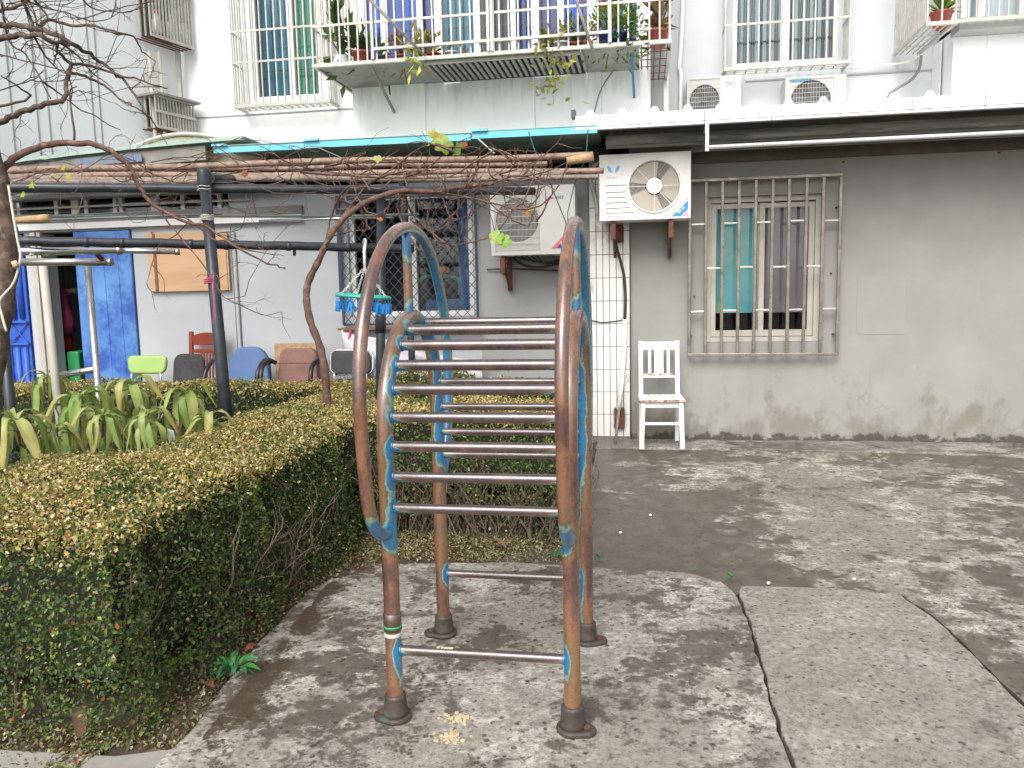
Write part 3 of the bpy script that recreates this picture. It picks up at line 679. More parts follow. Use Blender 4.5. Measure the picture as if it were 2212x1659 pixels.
# ---------------- roofs of the low building
# corrugated white roof (right)
rf = thing('corrugated_roof', 'white corrugated metal lean-to roof with flashing above the grey wall', 'roof', (2, 7, 2.85))
rx0 = at(1243, 255, 6.8).x; RY = 6.8; rz = 2.875; sp = .262
prof = []; x = rx0; ridge = []
while x < 7:
    prof += [(x, 0), (x+.085, 0), (x+.112, .034), (x+.138, .034), (x+.165, 0)]; ridge.append(x+.125); x += sp
m = MB(); vs = [(px_, RY+.0, rz+h) for px_, h in prof]+[(px_, 11.35, rz-.02+h) for px_, h in prof]; n_ = len(prof)
m.add(vs, [(i, i+1, n_+i+1, n_+i) for i in range(n_-1)])
o = m.build('roof_sheet', 'white_metal', rf); so_ = o.modifiers.new('s', 'SOLIDIFY'); so_.thickness = .003
k = 0; x = rx0
while x < 6.6:
    x2 = x+sp*2-.004
    # flashing lengths, each with its upstands following the ridges
    poly = [(x, rz-.083), (x2, rz-.083)]
    top = []
    for q in (x, x+sp): top += [(q+.001, rz+.004), (q+.080, rz+.004), (q+.104, rz+.044), (q+.125, rz+.052), (q+.146, rz+.044), (q+.170, rz+.004)]
    top.append((x2, rz+.004)); poly += top[::-1]
    MB().plate(poly, RY-.012, RY-.004).build('flashing', 'white_metal', rf)
    MB().box(x, x2, RY-.018, RY+.03, rz-.112, rz-.089).build('drip_edge', 'white_metal', rf, bevel=.003)
    x += sp*2
MB().box(rx0-.035, rx0-.0, RY-.01, RY+.10, rz+.0, rz+.06).build('end_cap', 'pot_grey', rf)
b0 = at(1308, 290, 7.0).x
MB().box(b0, 7, 6.98, 7.03, rz-.215, rz-.125).build('gutter_face', pm('gutter_mat', (.17, .16, .135), (.10, .095, .078), 3, .5, dirt=(.025, .028, .016), dscale=2.5, dlo=.42, dhi=.62, stretch=(.6, 1, 4)), rf, bevel=.01)
MB().box(b0, 7, 7.03, 7.14, rz-.215, rz-.205).build('gutter_base', 'grey_sheet', rf)
MB().box(b0+.02, 7, 7.3, 7.36, rz-.24, rz-.03).build('purlin', 'grey_sheet', rf)
MB().box(rx0+.06, 7, RY+.02, WY+.2, rz-.03, rz-.012).build('soffit', 'grey_sheet', rf)
M['plate'] = pm('eave_shade_brown', (.12, .11, .09), (.08, .072, .058), 3, .8)  # dark brown carries the shadow on the wall top under the eave
MB().box(b0, 7, WY-.055, WY-.004, rz-.30, rz-.05).build('wall_plate', 'plate', rf, bevel=.004)
# steel drying rail
dr = thing('drying_rail', 'galvanised steel clothes drying rail hung under the white corrugated eave', 'clothes rail', (at(1527, 300, 6.72).x, 6.72, 2.5))
a, b = at(1530, 318, 6.72), at(2212, 285, 6.72); e2 = a+(b-a)*1.5
MB().tube([a, e2], .0165, 12).build('rail', 'galv', dr)
MB().beam((a.x-.01, 6.72, a.z-.03), (a.x-.01, 6.72, a.z+.185), .028, .012, up=(0, 1, 0)).build('hanger', 'galv', dr)
MB().box(a.x-.022, a.x+.002, 6.727, 7.0, a.z+.15, a.z+.17).build('arm', 'galv', dr)
MB().beam((e2.x, 6.72, e2.z-.03), (e2.x, 6.72, e2.z+.19), .028, .02).build('hanger', 'galv', dr)
# blue edged roof (centre-left)
br = thing('blue_edged_roof', 'flat lean-to roof with peeling sky blue metal edge above the bamboo poles', 'roof', (-2, 7, 2.7))
a, b = at(462, 326, 6.8), at(1290, 286, 6.8)
segs = [(a.x, -2.95, 0), (-2.945, -1.45, .006), (-1.44, b.x, .016)]
for x0_, x1_, dz in segs:
    za, zb = lerp(a.z, b.z, (x0_-a.x)/(b.x-a.x)), lerp(a.z, b.z, (x1_-a.x)/(b.x-a.x))
    MB().plate([(x0_, za-.022+dz), (x1_, zb-.022+dz), (x1_, zb+.034+dz), (x0_, za+.034+dz)], 6.79-dz*.3, 6.80-dz*.3).build('edge_strip', 'sky_blue', br)
    MB().plate([(x0_, za+.036+dz), (x1_, zb+.036+dz), (x1_, zb+.042+dz), (x0_, za+.042+dz)], 6.78, 11.3).build('roof_sheet', 'green_sheet', br)
    MB().box(x0_, x0_+.14, 6.76, 6.79, za+.034+dz, za+.052+dz).build('lap', 'sky_blue', br)
MB().box(a.x+.1, b.x+.25, 7.3, 7.36, 2.60, 2.70).build('gap_shade_strip', 'dark', br)  # near-black strip standing for the shade in the gap under the roof
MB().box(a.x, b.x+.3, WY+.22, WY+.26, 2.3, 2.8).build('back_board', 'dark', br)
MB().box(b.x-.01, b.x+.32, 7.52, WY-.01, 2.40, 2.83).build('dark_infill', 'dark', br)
# green edged and arched sheet roofs (left)
gr_ = thing('green_edged_roof', 'patched lean-to roof with pale green edge and arched cream sheet on the left', 'roof', (-6, 7.2, 2.8))
pts = [at(-60, 362, 7.0), at(20, 352, 7.0), at(160, 333, 7.0), at(300, 318, 7.0), at(440, 305, 7.0), at(525, 298, 7.0)]
m = MB()
for p, q in zip(pts[:-1], pts[1:]): m.beam(p, q, .05, .032)
m.build('edge_bar', 'green_sheet', gr_)
pts2 = [p+Vector((0, .03, -.10)) for p in pts[:-1]]
m = MB()
for p, q in zip(pts2[:-1], pts2[1:]): m.beam(p, q, .03, .13)
m.build('fascia', 'grey_sheet', gr_)
p, q = at(160, 352, 6.97), at(305, 340, 6.97)
MB().plate([(p.x, p.z-.035), (q.x, q.z-.035), (q.x, q.z+.035), (p.x, p.z+.035)], 6.975, 6.985).build('blue_patch', pm('blue_patch_mat', (.10, .17, .30), (.14, .2, .28), 4, .6, dirt=(.2, .19, .17), dscale=7, dlo=.48, dhi=.6), gr_)
m = MB(); bk = [Vector((p.x, 10.5, p.z+.0)) for p in pts]
for i in range(len(pts)-1):
    m.add([pts[i]+Vector((0, .03, .02)), pts[i+1]+Vector((0, .03, .02)), bk[i+1], bk[i]], [(0, 1, 2, 3)])
o = m.build('roof_sheet', 'green_sheet', gr_); o.modifiers.new('s', 'SOLIDIFY').thickness = .006
arc = smooth([at(250, 332, 8.0), at(300, 312, 8.0), at(345, 296, 8.0), at(395, 289, 8.0), at(450, 293, 8.0), at(520, 305, 8.0), at(600, 322, 8.0)], 4)
MB().tube(arc, .02, 8).build('arch_rib', 'frame_beige', gr_)
m = MB(); vs = []
for p in arc: vs += [p+Vector((0, .02, -.02)), p+Vector((0.25, 1.6, -.02))]
m.add(vs, [(2*i, 2*i+2, 2*i+3, 2*i+1) for i in range(len(arc)-1)], True)
m.build('arched_sheet', 'cream_sheet', gr_)
m = MB(); vs = []
for p in arc: vs += [p+Vector((0, .02, -.03)), Vector((p.x, p.y+.06, min(p.z-.031, at(400, 322, 8).z))) ]
m.add(vs, [(2*i, 2*i+1, 2*i+3, 2*i+2) for i in range(len(arc)-1)], True)
m.build('arch_infill', 'cream_sheet', gr_)
# underside sheets that close the gap down to the wall
MB().box(-9.2, a.x+.4, WY-.25, WY-.05, 2.49, 2.53).build('eave_board', 'grey_sheet', gr_)
p, q = at(330, 372, 7.2), at(585, 350, 7.2)
m = MB(); m.add([p, at(585, 362, 7.2), at(560, 338, 7.2), at(480, 326, 7.2), at(420, 332, 7.2)], [(0, 1, 2, 3, 4)]); o = m.build('sagging_sheet', 'cream_sheet', gr_); o.modifiers.new('s', 'SOLIDIFY').thickness = .008
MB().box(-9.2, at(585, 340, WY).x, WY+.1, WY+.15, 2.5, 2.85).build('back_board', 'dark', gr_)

# ================================================================== APARTMENT BUILDING BEHIND
AY = 11.5; BY = 10.7
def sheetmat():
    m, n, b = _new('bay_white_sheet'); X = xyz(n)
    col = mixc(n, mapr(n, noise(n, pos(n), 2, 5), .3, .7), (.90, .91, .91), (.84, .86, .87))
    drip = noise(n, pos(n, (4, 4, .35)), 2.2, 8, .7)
    g = mapr(n, math_(n, 'ADD', mapr(n, X[2], 3.55, 4.45, 0, .32), drip), .60, .95)  # shade under the balcony cage painted in, greyer towards the top, with grime streaks
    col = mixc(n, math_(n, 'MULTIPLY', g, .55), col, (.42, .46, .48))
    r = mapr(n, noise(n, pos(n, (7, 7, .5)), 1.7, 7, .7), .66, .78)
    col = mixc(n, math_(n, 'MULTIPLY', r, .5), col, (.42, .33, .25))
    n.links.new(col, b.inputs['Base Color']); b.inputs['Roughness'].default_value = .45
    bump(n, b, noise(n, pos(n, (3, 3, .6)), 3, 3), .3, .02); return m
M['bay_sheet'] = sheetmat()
ab = thing('apartment_building', 'white and pale blue-grey apartment block rising behind the low building', 'building', (-1, AY, 0))
def X_(px, py, Y): return at(px, py, Y).x
def Z_(px, py, Y): return at(px, py, Y).z
cx0 = X_(392, 150, AY); by0, by1 = X_(764, 200, BY), X_(1400, 200, BY)
lw = (X_(545, 150, AY), X_(692, 150, AY), Z_(600, 216, AY), 6.25)       # green curtained window
rw = (X_(1583, 80, AY), X_(1812, 80, AY), Z_(1700, 140, AY), 6.2)      # right window
MB().wall(cx0, by0+.4, 1.5, 7.5, AY, .25, [lw]).build('wall', 'wall_white', ab, label='white rendered wall')
ex1 = X_(2015, 200, AY)
MB().wall(by1-.3, ex1+.4, 1.5, 7.5, AY+.002, .25, [rw]).build('wall', 'wall_blue', ab, label='pale blue-grey rendered wall')
MB().box(X_(1400, 150, AY-.1), X_(1436, 150, AY-.1), AY-.25, AY-.0, 1.5, 7.5).build('dull_strip', 'wall_shade', ab)  # darker render here stands in for the shadowed recess beside the bay
MB().box(cx0, by0, AY-.012, AY+.01, Z_(600, 244, AY)-.012, Z_(600, 244, AY)+.006).build('wall_seam', 'wall_shade', ab)
MB().box(X_(1610, 190, AY), ex1, AY-.010, AY+.01, Z_(1900, 158, AY)-.01, Z_(1900, 158, AY)+.008).build('wall_seam', 'wall_shade', ab)
# bay with sheet panels
bz = Z_(1080, 118, BY)      # window sill height of the bay
bx = sorted({by0, by1}); zt = 7.5
bay = MB()
bay.box(by0, by1, BY, AY, 1.5, bz)
bay.build('bay_core', 'wall_white', ab)
edges = [by0]+[X_(p, 200, BY) for p in (846, 915, 996, 1069, 1156, 1234, 1300)]+[by1]
for i in range(len(edges)-1):
    d = (.006, .014, .004, .010, .016, .006, .011, .004)[i]
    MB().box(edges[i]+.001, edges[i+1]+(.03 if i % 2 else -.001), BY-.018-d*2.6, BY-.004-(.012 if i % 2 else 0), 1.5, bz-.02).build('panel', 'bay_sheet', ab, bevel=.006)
MB().box(by0-.002, by0-.02, BY-.0, AY-.01, 1.5, bz-.02).build('side_panel', 'white_sheet', ab)
# bay windows: frames and panes
frames = [772, 828, 905, 945, 1028, 1058, 1108, 1155, 1212, 1280, 1352, 1392]
curt = ['curtain_blue', 'curtain_blue', 'curtain_navy', 'curtain_teal', 'dark', 'dark', 'curtain_navy', 'curtain_navy', 'curtain_blue', 'curtain_navy', 'curtain_navy']
bw = MB(); bw.box(by0, by1, BY+.02, BY+.08, bz-.02, bz+.04)
bw.box(by0, by1, BY+.02, BY+.08, 6.4, 6.5)
for i, p in enumerate(frames):
    x = X_(p, 60, BY); wd = (.10 if p in (772, 1392) else .05 if i % 2 else .035)
    bw.box(x-wd, x+wd, BY+.018+.01*(i % 2), BY+.078, bz+.04, 6.4)
bw = bw.build('bay_window', 'frame_white', ab, bevel=.004)
for i in range(len(frames)-1):
    a, b = X_(frames[i], 60, BY)+.05, X_(frames[i+1], 60, BY)-.05
    if curt[i] != 'dark': curtain('curtain', a-.03, b+.03, bz, 6.5, BY+.16, curt[i], bw, 2+i % 2, .012)
    if i in (1, 4, 6): pass
MB().box(by0+.02, by1-.02, BY+.052, BY+.056, bz+.04, 6.4).build('pane', 'glass_dark', bw)
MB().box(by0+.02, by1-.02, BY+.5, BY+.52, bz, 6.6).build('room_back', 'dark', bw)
MB().box(by0, by1, BY, AY, 6.5, 7.5).build('bay_head', 'wall_white', ab)
# inner security lattice of the bay windows (dark, behind glass is seen as thin bars)
m = MB()
k = by0+.12
while k < by1:
    m.box(k-.006, k+.006, BY+.094, BY+.104, bz+.04, 6.4); m.box(k+.05, k+.06, BY+.094, BY+.104, bz+.04, 6.4); k += .27
for z in (4.95, 5.7): m.box(by0, by1, BY+.092, BY+.094, z-.01, z+.01)
m.build('inner_bars', 'black_pipe', bw)
# green curtained window
def upper_window(wn, cols, mull, label=None):
    x0, x1, z0, z1 = wn
    m = MB(); y0, y1 = AY+.05, AY+.12
    m.box(x0, x0+.06, y0, y1, z0, z1); m.box(x1-.06, x1, y0, y1, z0, z1); m.box(x0+.06, x1-.06, y0, y1, z0, z0+.07); m.box(x0+.06, x1-.06, y0, y1, z1-.06, z1)
    for px in mull: m.box(px-.045, px+.045, y0-.004, y1-.004, z0+.07, z1-.06)
    wo_ = m.build('window', 'frame_white', ab, bevel=.004)
    MB().box(x0-.05, x1+.05, AY+.5, AY+.52, z0-.05, z1+.05).build('room_back', 'dark', wo_)
    MB().box(x0+.06, x1-.06, AY+.085, AY+.09, z0+.07, z1-.06).build('pane', 'glass_dark', wo_)
    for a_, b_, c_ in cols: curtain('curtain', a_, b_, z0+.03, z1, AY+.2, c_, wo_, 3, .012)
    return wo_
xa = lambda p: X_(p, 120, AY)
wo_ = upper_window(lw, [(xa(549), xa(618), 'curtain_teal'), (xa(632), xa(695), 'curtain_green')], [xa(626)])
m = MB()
for p in range(560, 692, 22): m.box(xa(p)-.006, xa(p)+.006, AY+.13, AY+.142, lw[2]+.05, lw[3]-.05)
for z in (4.8, 5.4): m.box(lw[0], lw[1], AY+.128, AY+.13, z-.008, z+.008)
m.build('inner_bars', 'black_pipe', wo_)
wo_ = upper_window(rw, [(rw[0]+.04, xa(1690), 'curtain_grey'), (xa(1706), rw[1]-.03, 'curtain_grey')], [xa(1698)])
m = MB(); p = 1592
while p < 1808:
    for q in (0, 5): m.box(xa(p+q)-.010, xa(p+q)+.010, AY+.13, AY+.142, rw[2]+.05, rw[3]-.05)
    p += 17
m.box(rw[0], rw[1], AY+.125, AY+.13, Z_(1700, 80, AY)-.012, Z_(1700, 80, AY)+.012)
m.build('inner_bars', 'black_pipe', wo_)
# right bay
RBY = 10.85
rb0 = X_(2060, 130, RBY)
rbz = Z_(2140, 58, RBY)
MB().box(rb0, 9, RBY, AY+.2, 1.5, rbz).build('bay_core', 'wall_white', ab)
MB().box(rb0-.02, X_(2128, 130, RBY), RBY-.03, RBY-.004, 1.5, rbz-.10).build('panel', 'white_sheet', ab, bevel=.004)
MB().box(X_(2128, 130, RBY)+.006, 9, RBY-.02, RBY-.004, 1.5, rbz-.10).build('panel', 'white_sheet', ab, bevel=.004)
MB().box(rb0-.05, 9, RBY-.28, RBY-.0, rbz-.10, rbz+.05).build('balcony_slab', 'wall_shade', ab, bevel=.006)
MB().box(X_(2028, 150, RBY+.4), rb0-.022, RBY+.35, AY+.1, 1.5, rbz-.02).build('bay_return', 'wall_white', ab)
MB().box(ex1-.02, ex1+.10, AY-.12, AY-.0, 1.5, 4.35).build('dull_strip', 'wall_shade', ab)
m = MB(); xs_ = [X_(p, 20, RBY) for p in (2062, 2087, 2120, 2212, 2300)]
for i, x in enumerate(xs_): m.box(x-.05, x+.05, RBY+.02, RBY+.08, rbz+.05, 7)
m.box(rb0, 9, RBY+.015, RBY+.085, rbz+.05, rbz+.12)
rbw = m.build('bay_window', 'frame_white', ab, bevel=.004)
curtain('curtain', rb0+.05, 6.5, rbz, 7, RBY+.2, 'curtain_grey', rbw, 14, .03)
MB().box(rb0, 7.5, RBY+.048, RBY+.052, rbz+.1, 7).build('pane', 'glass', rbw)
MB().box(rb0, 9, RBY+.5, RBY+.52, rbz, 7.2).build('room_back', 'dark', rbw)
MB().box(cx0, 9, AY-.0, AY+4, 7.5, 7.8).build('upper_storeys', 'wall_white', ab)
MB().box(cx0, 9, AY+.55, AY+4, 1.5, 7.5).build('building_mass', 'wall_shade', ab)

# ---- cages (security balconies)
def cage(name, label, cat, x0, x1, z0, z1, yf, yb, n, hz, left=True, right=True, floor=True, ns=7, bw_=.018, base_n=None):
    t = thing(name, label, cat, ((x0+x1)/2, yb, z0), 'barred window cages on the apartment block')
    hgt = z1-z0; vb_ = unit('bar', 'cage', bw_, bw_, hgt)
    for i in range(n+1):
        x = lerp(x0, x1, i/n); link('bar', vb_, t, (x+random.uniform(-.003, .003), yf, (z0+z1)/2), rot=(0, random.uniform(-.004, .004), 0))
    for fl_, x in ((left, x0), (right, x1)):
        if fl_:
            for j in range(1, ns+1): link('bar', vb_, t, (x, lerp(yf, yb, j/(ns+.5)), (z0+z1)/2))
    for z in hz:
        MB().box(x0-.012, x1+.012, yf-.016, yf-.010+.002, z-.014, z+.014).build('rail', 'cage', t)
        for fl_, x in ((left, x0), (right, x1)):
            if fl_: MB().box(x-.015, x-.009, yf, yb, z-.012, z+.012).build('rail', 'cage', t)
    MB().box(x0-.02, x1+.02, yf-.02, yf+.02, z0-.045, z0-.0).build('bottom_rail', 'cage', t, bevel=.004)
    for x in (x0, x1): MB().box(x-.018, x+.018, yf+.021, yb, z0-.04, z0-.004).build('side_rail', 'cage', t)
    if floor:
        m_ = unit('floor_bar', 'cage', .014, yb-yf-.05, .014)
        q = base_n or n
        for i in range(1, q): link('floor_bar', m_, t, (lerp(x0, x1, i/q), (yf+yb)/2, z0-.022))
        for j in range(1, 3): MB().box(x0+.02, x1-.02, lerp(yf, yb, j/3)-.01, lerp(yf, yb, j/3)+.01, z0-.040, z0-.030).build('floor_bar', 'cage', t)
    return t
c1y = 11.15
cage('window_cage', 'shallow white bar cage over the green and teal curtained window', 'window cage',
     X_(506, 200, c1y), X_(711, 200, c1y), Z_(600, 222, c1y), 6.6, c1y, AY-.02, 13, [Z_(600, 62, c1y), Z_(600, 130, c1y)], ns=4)
c2y = 9.6; cz = Z_(1060, 112, c2y)
cA, cB = X_(677, 120, c2y), X_(1447, 80, c2y)
bal = cage('balcony_cage', 'wide white bar balcony cage full of potted plants over the sheet clad bay', 'window cage',
           cA, cB, cz, 6.3, c2y, AY-.05, 37, [Z_(1060, 28, c2y)], ns=15, floor=False)
# cage floor: sheet on the left, ribbed tray in the middle, bars at the right
MB().box(cA+.05, X_(912, 112, c2y), c2y+.03, BY-.03, cz-.035, cz-.02).build('floor_sheet', 'grey_sheet', bal)
tr = MB(); xa_, xb_ = X_(914, 112, c2y), X_(1252, 100, c2y); k = xa_
while k < xb_:
    tr.box(k, k+.035, c2y+.05, BY-.25, cz-.085, cz-.06); k += .075
tr.box(xa_, xb_, c2y+.03, c2y+.05, cz-.09, cz-.045); tr.build('ribbed_tray', 'grey_sheet', bal)
MB().box(xa_, xb_, c2y+.03, BY-.05, cz-.044, cz-.03).build('floor_sheet', 'dark', bal)
MB().box(xb_+.01, cB-.35, c2y+.03, BY-.03, cz-.035, cz-.02).build('floor_sheet', 'grey_sheet', bal)
m_ = unit('floor_bar', 'rust_iron', .014, AY-c2y-.1, .014)
for i in range(5): link('floor_bar', m_, bal, (cB-.32+i*.075, (AY+c2y)/2, cz-.025))
for i in range(8): link('floor_bar', m_, bal, (cA+.03+i*.045, (AY+c2y)/2, cz-.025), scale=(1, .9, 1))
for j in range(5): MB().box(cB-.34, cB, lerp(c2y, AY, (j+1)/6)-.008, lerp(c2y, AY, (j+1)/6)+.008, cz-.04, cz-.033).build('floor_bar', 'rust_iron', bal)
# gate frame inside the cage front
ga, gb_ = X_(803, 60, c2y), X_(1058, 60, c2y)
for x in (X_(805, 60, c2y), X_(1055, 60, c2y), X_(1063, 60, c2y), X_(1318, 60, c2y)):
    MB().box(x-.018, x+.018, c2y-.05, c2y-.022, cz-.0, 6.3).build('gate_stile', 'cage', bal, bevel=.004)
MB().box(X_(805, 60, c2y), X_(1318, 60, c2y), c2y-.048, c2y-.024, cz+.10, cz+.135).build('gate_rail', 'cage', bal, bevel=.004)
# support struts
for pa, pb, mt, yy in (((797, 133), (852, 243), 'grey_sheet', 1), ((1362, 75), (1370, 210), 'iron_blue', 1)):
    MB().beam(at(pa[0], pa[1], c2y+.05), at(pb[0], pb[1], BY-.05), .03, .03).build('support_strut', mt, bal)
MB().tube([at(797, 131, c2y+.1), at(836, 150, BY-.05), at(843, 205, BY-.04)], .012, 6).build('support_strut', 'rust_iron', bal)
for pa, pb in (((760, -40), (915, 118)), ((1234, -30), (1288, 130))):
    MB().tube([at(*pa, 9.2), at(*pb, 9.5)], .018, 8).build('front_pole', 'grey_sheet', bal)
cage('window_cage', 'white bar cage over the pale curtained window above two conditioners', 'window cage',
     X_(1567, 80, c1y), X_(1835, 80, c1y), Z_(1700, 138, c1y), 6.6, c1y, AY-.02, 11, [Z_(1700, 46, c1y)], ns=4)
c4y = 10.2; z4 = Z_(2030, 46, c4y)
cage('window_cage', 'corner bar cage at the top right with one red pot inside', 'window cage',
     X_(2003, 50, c4y), X_(2064, 50, c4y), z4, 6.6, c4y, AY-.05, 2, [6.0], ns=16, base_n=4, right=False)
c5 = cage('window_cage', 'low bar cage before the grey curtained window at the right picture edge', 'window cage',
     X_(2069, 40, c4y+.3), 6.5, Z_(2150, 36, c4y+.3), 6.6, c4y+.3, RBY, 26, [6.0], ns=3, left=False)
# wing at the left: angled wall
wa = math.radians(16); wdir = Vector((-math.sin(wa), -math.cos(wa), 0)); wc = Vector((cx0, AY+.1, 0)); wn_ = Vector((math.cos(wa), -math.sin(wa), 0))
wing = thing('apartment_wing', 'pale blue-grey side wing of the apartment block behind the bare branches', 'building', tuple(wc))
def wp(t, z, off=0): return wc+wdir*t+wn_*off+Vector((0, 0, z))
def wbox(t0, t1, z0, z1, o0, o1):
    m = MB(); p = [wp(t0, z0, o0), wp(t1, z0, o0), wp(t1, z0, o1), wp(t0, z0, o1), wp(t0, z1, o0), wp(t1, z1, o0), wp(t1, z1, o1), wp(t0, z1, o1)]
    return m.add(p, [(0,3,2,1),(4,5,6,7),(0,1,5,4),(1,2,6,5),(2,3,7,6),(3,0,4,7)])
wbox(0, 10, .5, 8.5, -2, 0).build('wall', 'wall_wing', wing)
def wt(px, py):     # ray hits wing plane -> (t, z)
    d = ray(px, py); k = (wc-O).dot(wn_)/d.dot(wn_); p = O+d*k; return (p-wc).dot(wdir), p.z
for px in (20, 75, 100, 196, 212):
    t, z = wt(px, 180); wbox(t-.012, t+.012, .5, 8.5, -.01, .006).build('wall_seam', 'wall_shade', wing)
for px0, px1, pz0, pz1, lab in ((293, 383, 92, -140, 'upper side cage of the wing holding red and white bottles'), (306, 388, 288, 212, 'lower side cage on the wing above the arched roof')):
    t0, z0 = wt(px0, pz0-10); t1, _ = wt(px1, pz0); z1 = wt(px0, pz1)[1]
    cg = thing('wing_window_cage', lab, 'window cage', tuple(wp(t0, z0)), 'barred window cages on the apartment block')
    wbox(t1+.1, t0-.1, z0+.05, z1, -.0, .01).build('window_pane', 'coil', cg)
    for i in range(14):
        t = lerp(t0, t1, i/13); wbox(t-.010, t+.010, z0, z1, .30, .32).build('bar', 'cage', cg)
    for t in (t0, t1):
        for o_ in (.1, .2): wbox(t-.01, t+.01, z0, z1, o_, o_+.02).build('bar', 'cage', cg)
    for z in (z0, z1, (z0+z1)/2): wbox(t0+.02, t1-.02, z-.02, z+.02, .322, .34).build('rail', 'cage', cg)
    for o_ in (.02, .1, .18, .26): wbox(t0, t1, z0-.02, z0-.005, o_, o_+.02).build('floor_bar', 'rust_iron', cg)
    wbox(t0+.05, t1-.05, z1+.0, z1+.03, -.0, .42).build('hood', 'grey_sheet', cg)
# bottles in the upper wing cage
t, z = wt(350, 92)
for i, (dt, mt, lb) in enumerate(((.25, 'print_red', 'red topped bottle'), (0, 'pvc', 'white plastic bottle'), (-.22, 'print_pink', 'pinkish plastic bottle'))):
    z0 = wt(340, 82)[1]; o = thing('bottle', lb+' standing in the upper cage of the side wing', 'bottle', tuple(wp(t+dt, z0+.0, .2)))
    p = wp(t+dt, z0, .2)
    MB().lathe([(.06, 0), (.065, .02), (.065, .17), (.03, .22), (.025, .26)], p, 12).build('bottle_body', 'pvc', o); MB().lathe([(.03, 0), (.03, .05), (.01, .055)], p+Vector((0, 0, .262)), 10).build('cap', mt, o)
# drain pipes
def pipe(name, label, pts, r, mat, cat='pipe', n=8):
    o = MB().tube(pts, r, n).build(name, mat); return tag(o, label, cat)
pipe('drain_pipe', 'thick white drain pipe right of the balcony cage', [at(1437, 160, AY-.2), at(1437, 400, AY-.2)], .055, 'pvc', n=12)
pipe('drain_pipe', 'slim white pipe running down beside the upper left conditioner', smooth([at(1478, -60, AY-.06), at(1471, 100, AY-.06), at(1467, 145, AY-.06), at(1471, 162, AY-.06), at(1470, 260, AY-.06)], 3), .03, 'pvc', n=10)
pipe('white_cable', 'white cable sagging from the right window cage to the corner cage', smooth([at(1838, 148, AY-.08), at(1900, 141, AY-.08), at(1960, 134, AY-.08), at(1985, 120, AY-.2)], 4), .014, 'pvc', 'cable')
pipe('grey_hose', 'grey hose curving down under the corner cage', smooth([at(1990, 120, AY-.3), at(1985, 150, AY-.3), at(1965, 175, AY-.3), at(1925, 200, AY-.3), at(1915, 230, AY-.3)], 4), .018, 'grey_sheet', 'hose')
for px in (312, 333, 372): 
    t, z = wt(px, 150); MB().tube([wp(t, .8, .12), wp(t, wt(px, 100)[1]-.1, .12)], .03, 8).build('downpipe', 'frame_beige', wing)
# cables across the bay
pipe('grey_cable', 'pair of thin grey cables slanting across the white bay', smooth([at(1362, 110, BY-.1), at(1335, 140, BY-.1), at(1300, 190, BY-.1), at(1283, 245, BY-.12)], 4), .008, 'iron_green', 'cable')

# ---- potted plants on the balcony
def potplant(px, wpx, kind, potmat, label, leafcol, h=.35, spread=.2, nleaf=60, ls=.09, hang=0, flowers=None, Yp=c2y+.3, up=.9, potw=1.0):
    x = X_(px, 100, Yp); r = wpx/FP*Yp*.5*1.02; z0 = cz+.0
    t = thing('potted_plant', label, 'potted plant', (x, Yp, z0))
    ph = r*1.55 if kind != 'bowl' else r*1.1
    prof = [(r*.68, 0), (r*.72, .01), (r*.95, ph*.85), (r*1.06, ph*.86), (r*1.06, ph), (r*.9, ph), (r*.85, ph*.8)]
    if kind == 'round': prof = [(r*.6, 0), (r*.9, ph*.25), (r*1.0, ph*.6), (r*.85, ph*.95), (r*.9, ph), (r*.75, ph), (r*.7, ph*.9)]
    MB().lathe(prof, (x, Yp, z0), 16).build('pot', potmat, t)
    n = nleaf; c = np.zeros((n, 3)); d = rdir(n, up); rr = RNG.random(n)**.6
    c[:] = (x, Yp, z0+ph); c += d*np.array([spread, spread, h])*rr[:, None]
    if hang:
        k = n//3; c[:k, 2] -= RNG.random(k)*hang; c[:k, 1] = Yp-.3-.04*RNG.random(k); c[:k, 0] += RNG.normal(size=k)*.08
    col = np.array(leafcol)*(.6+.8*RNG.random((n, 1)))
    leaves('foliage', c, d+rdir(n)*.4, rdir(n), ls*(.7+.6*RNG.random(n)), ls*.4*(.7+.6*RNG.random(n)), col, t, 'bigleaf')
    st2 = MB()
    for i in range(min(n//6, 10)): st2.tube([(x, Yp, z0+ph*.9), tuple(c[-1-i])], .006, 4)
    st2.build('stem', 'hedge_twig', t)
    if flowers:
        k = 40; cc = c[RNG.integers(0, n, k)]+RNG.normal(size=(k, 3))*.02; cc[:, 2] = z0+ph+h*(.6+.35*RNG.random(k))
        leaves('flower', cc, rdir(k), rdir(k), np.full(k, .05), np.full(k, .05), np.array(flowers)*(.7+.5*RNG.random((k, 1))), t, 'bigleaf')
    return t
G1 = (.05, .12, .025); G2 = (.12, .20, .03); G3 = (.22, .26, .05)
potplant(736, 38, 'round', 'pot_white', 'tall leafy plant in a blue and white porcelain pot, leftmost in the balcony cage', (.07, .13, .03), h=.75, spread=.22, nleaf=45, ls=.26, Yp=c2y+.35)
potplant(781, 42, 'std', 'terracotta', 'dark leaved plant in a wide red pot beside the porcelain pot', (.04, .09, .02), h=.35, spread=.25, nleaf=34, ls=.24)
potplant(824, 28, 'std', 'pot_grey', 'small plant in a grey pot behind the left cage bars', G1, h=.22, spread=.12, nleaf=40, ls=.08)
potplant(866, 26, 'std', 'terracotta', 'reddish plant in a tall red pot near the slanted pole', (.25, .12, .03), h=.3, spread=.18, nleaf=70, ls=.10)
potplant(905, 24, 'std', 'pot_grey', 'yellow striped spider plant trailing over the cage edge', (.42, .42, .10), h=.3, spread=.2, nleaf=70, ls=.15, hang=.4)
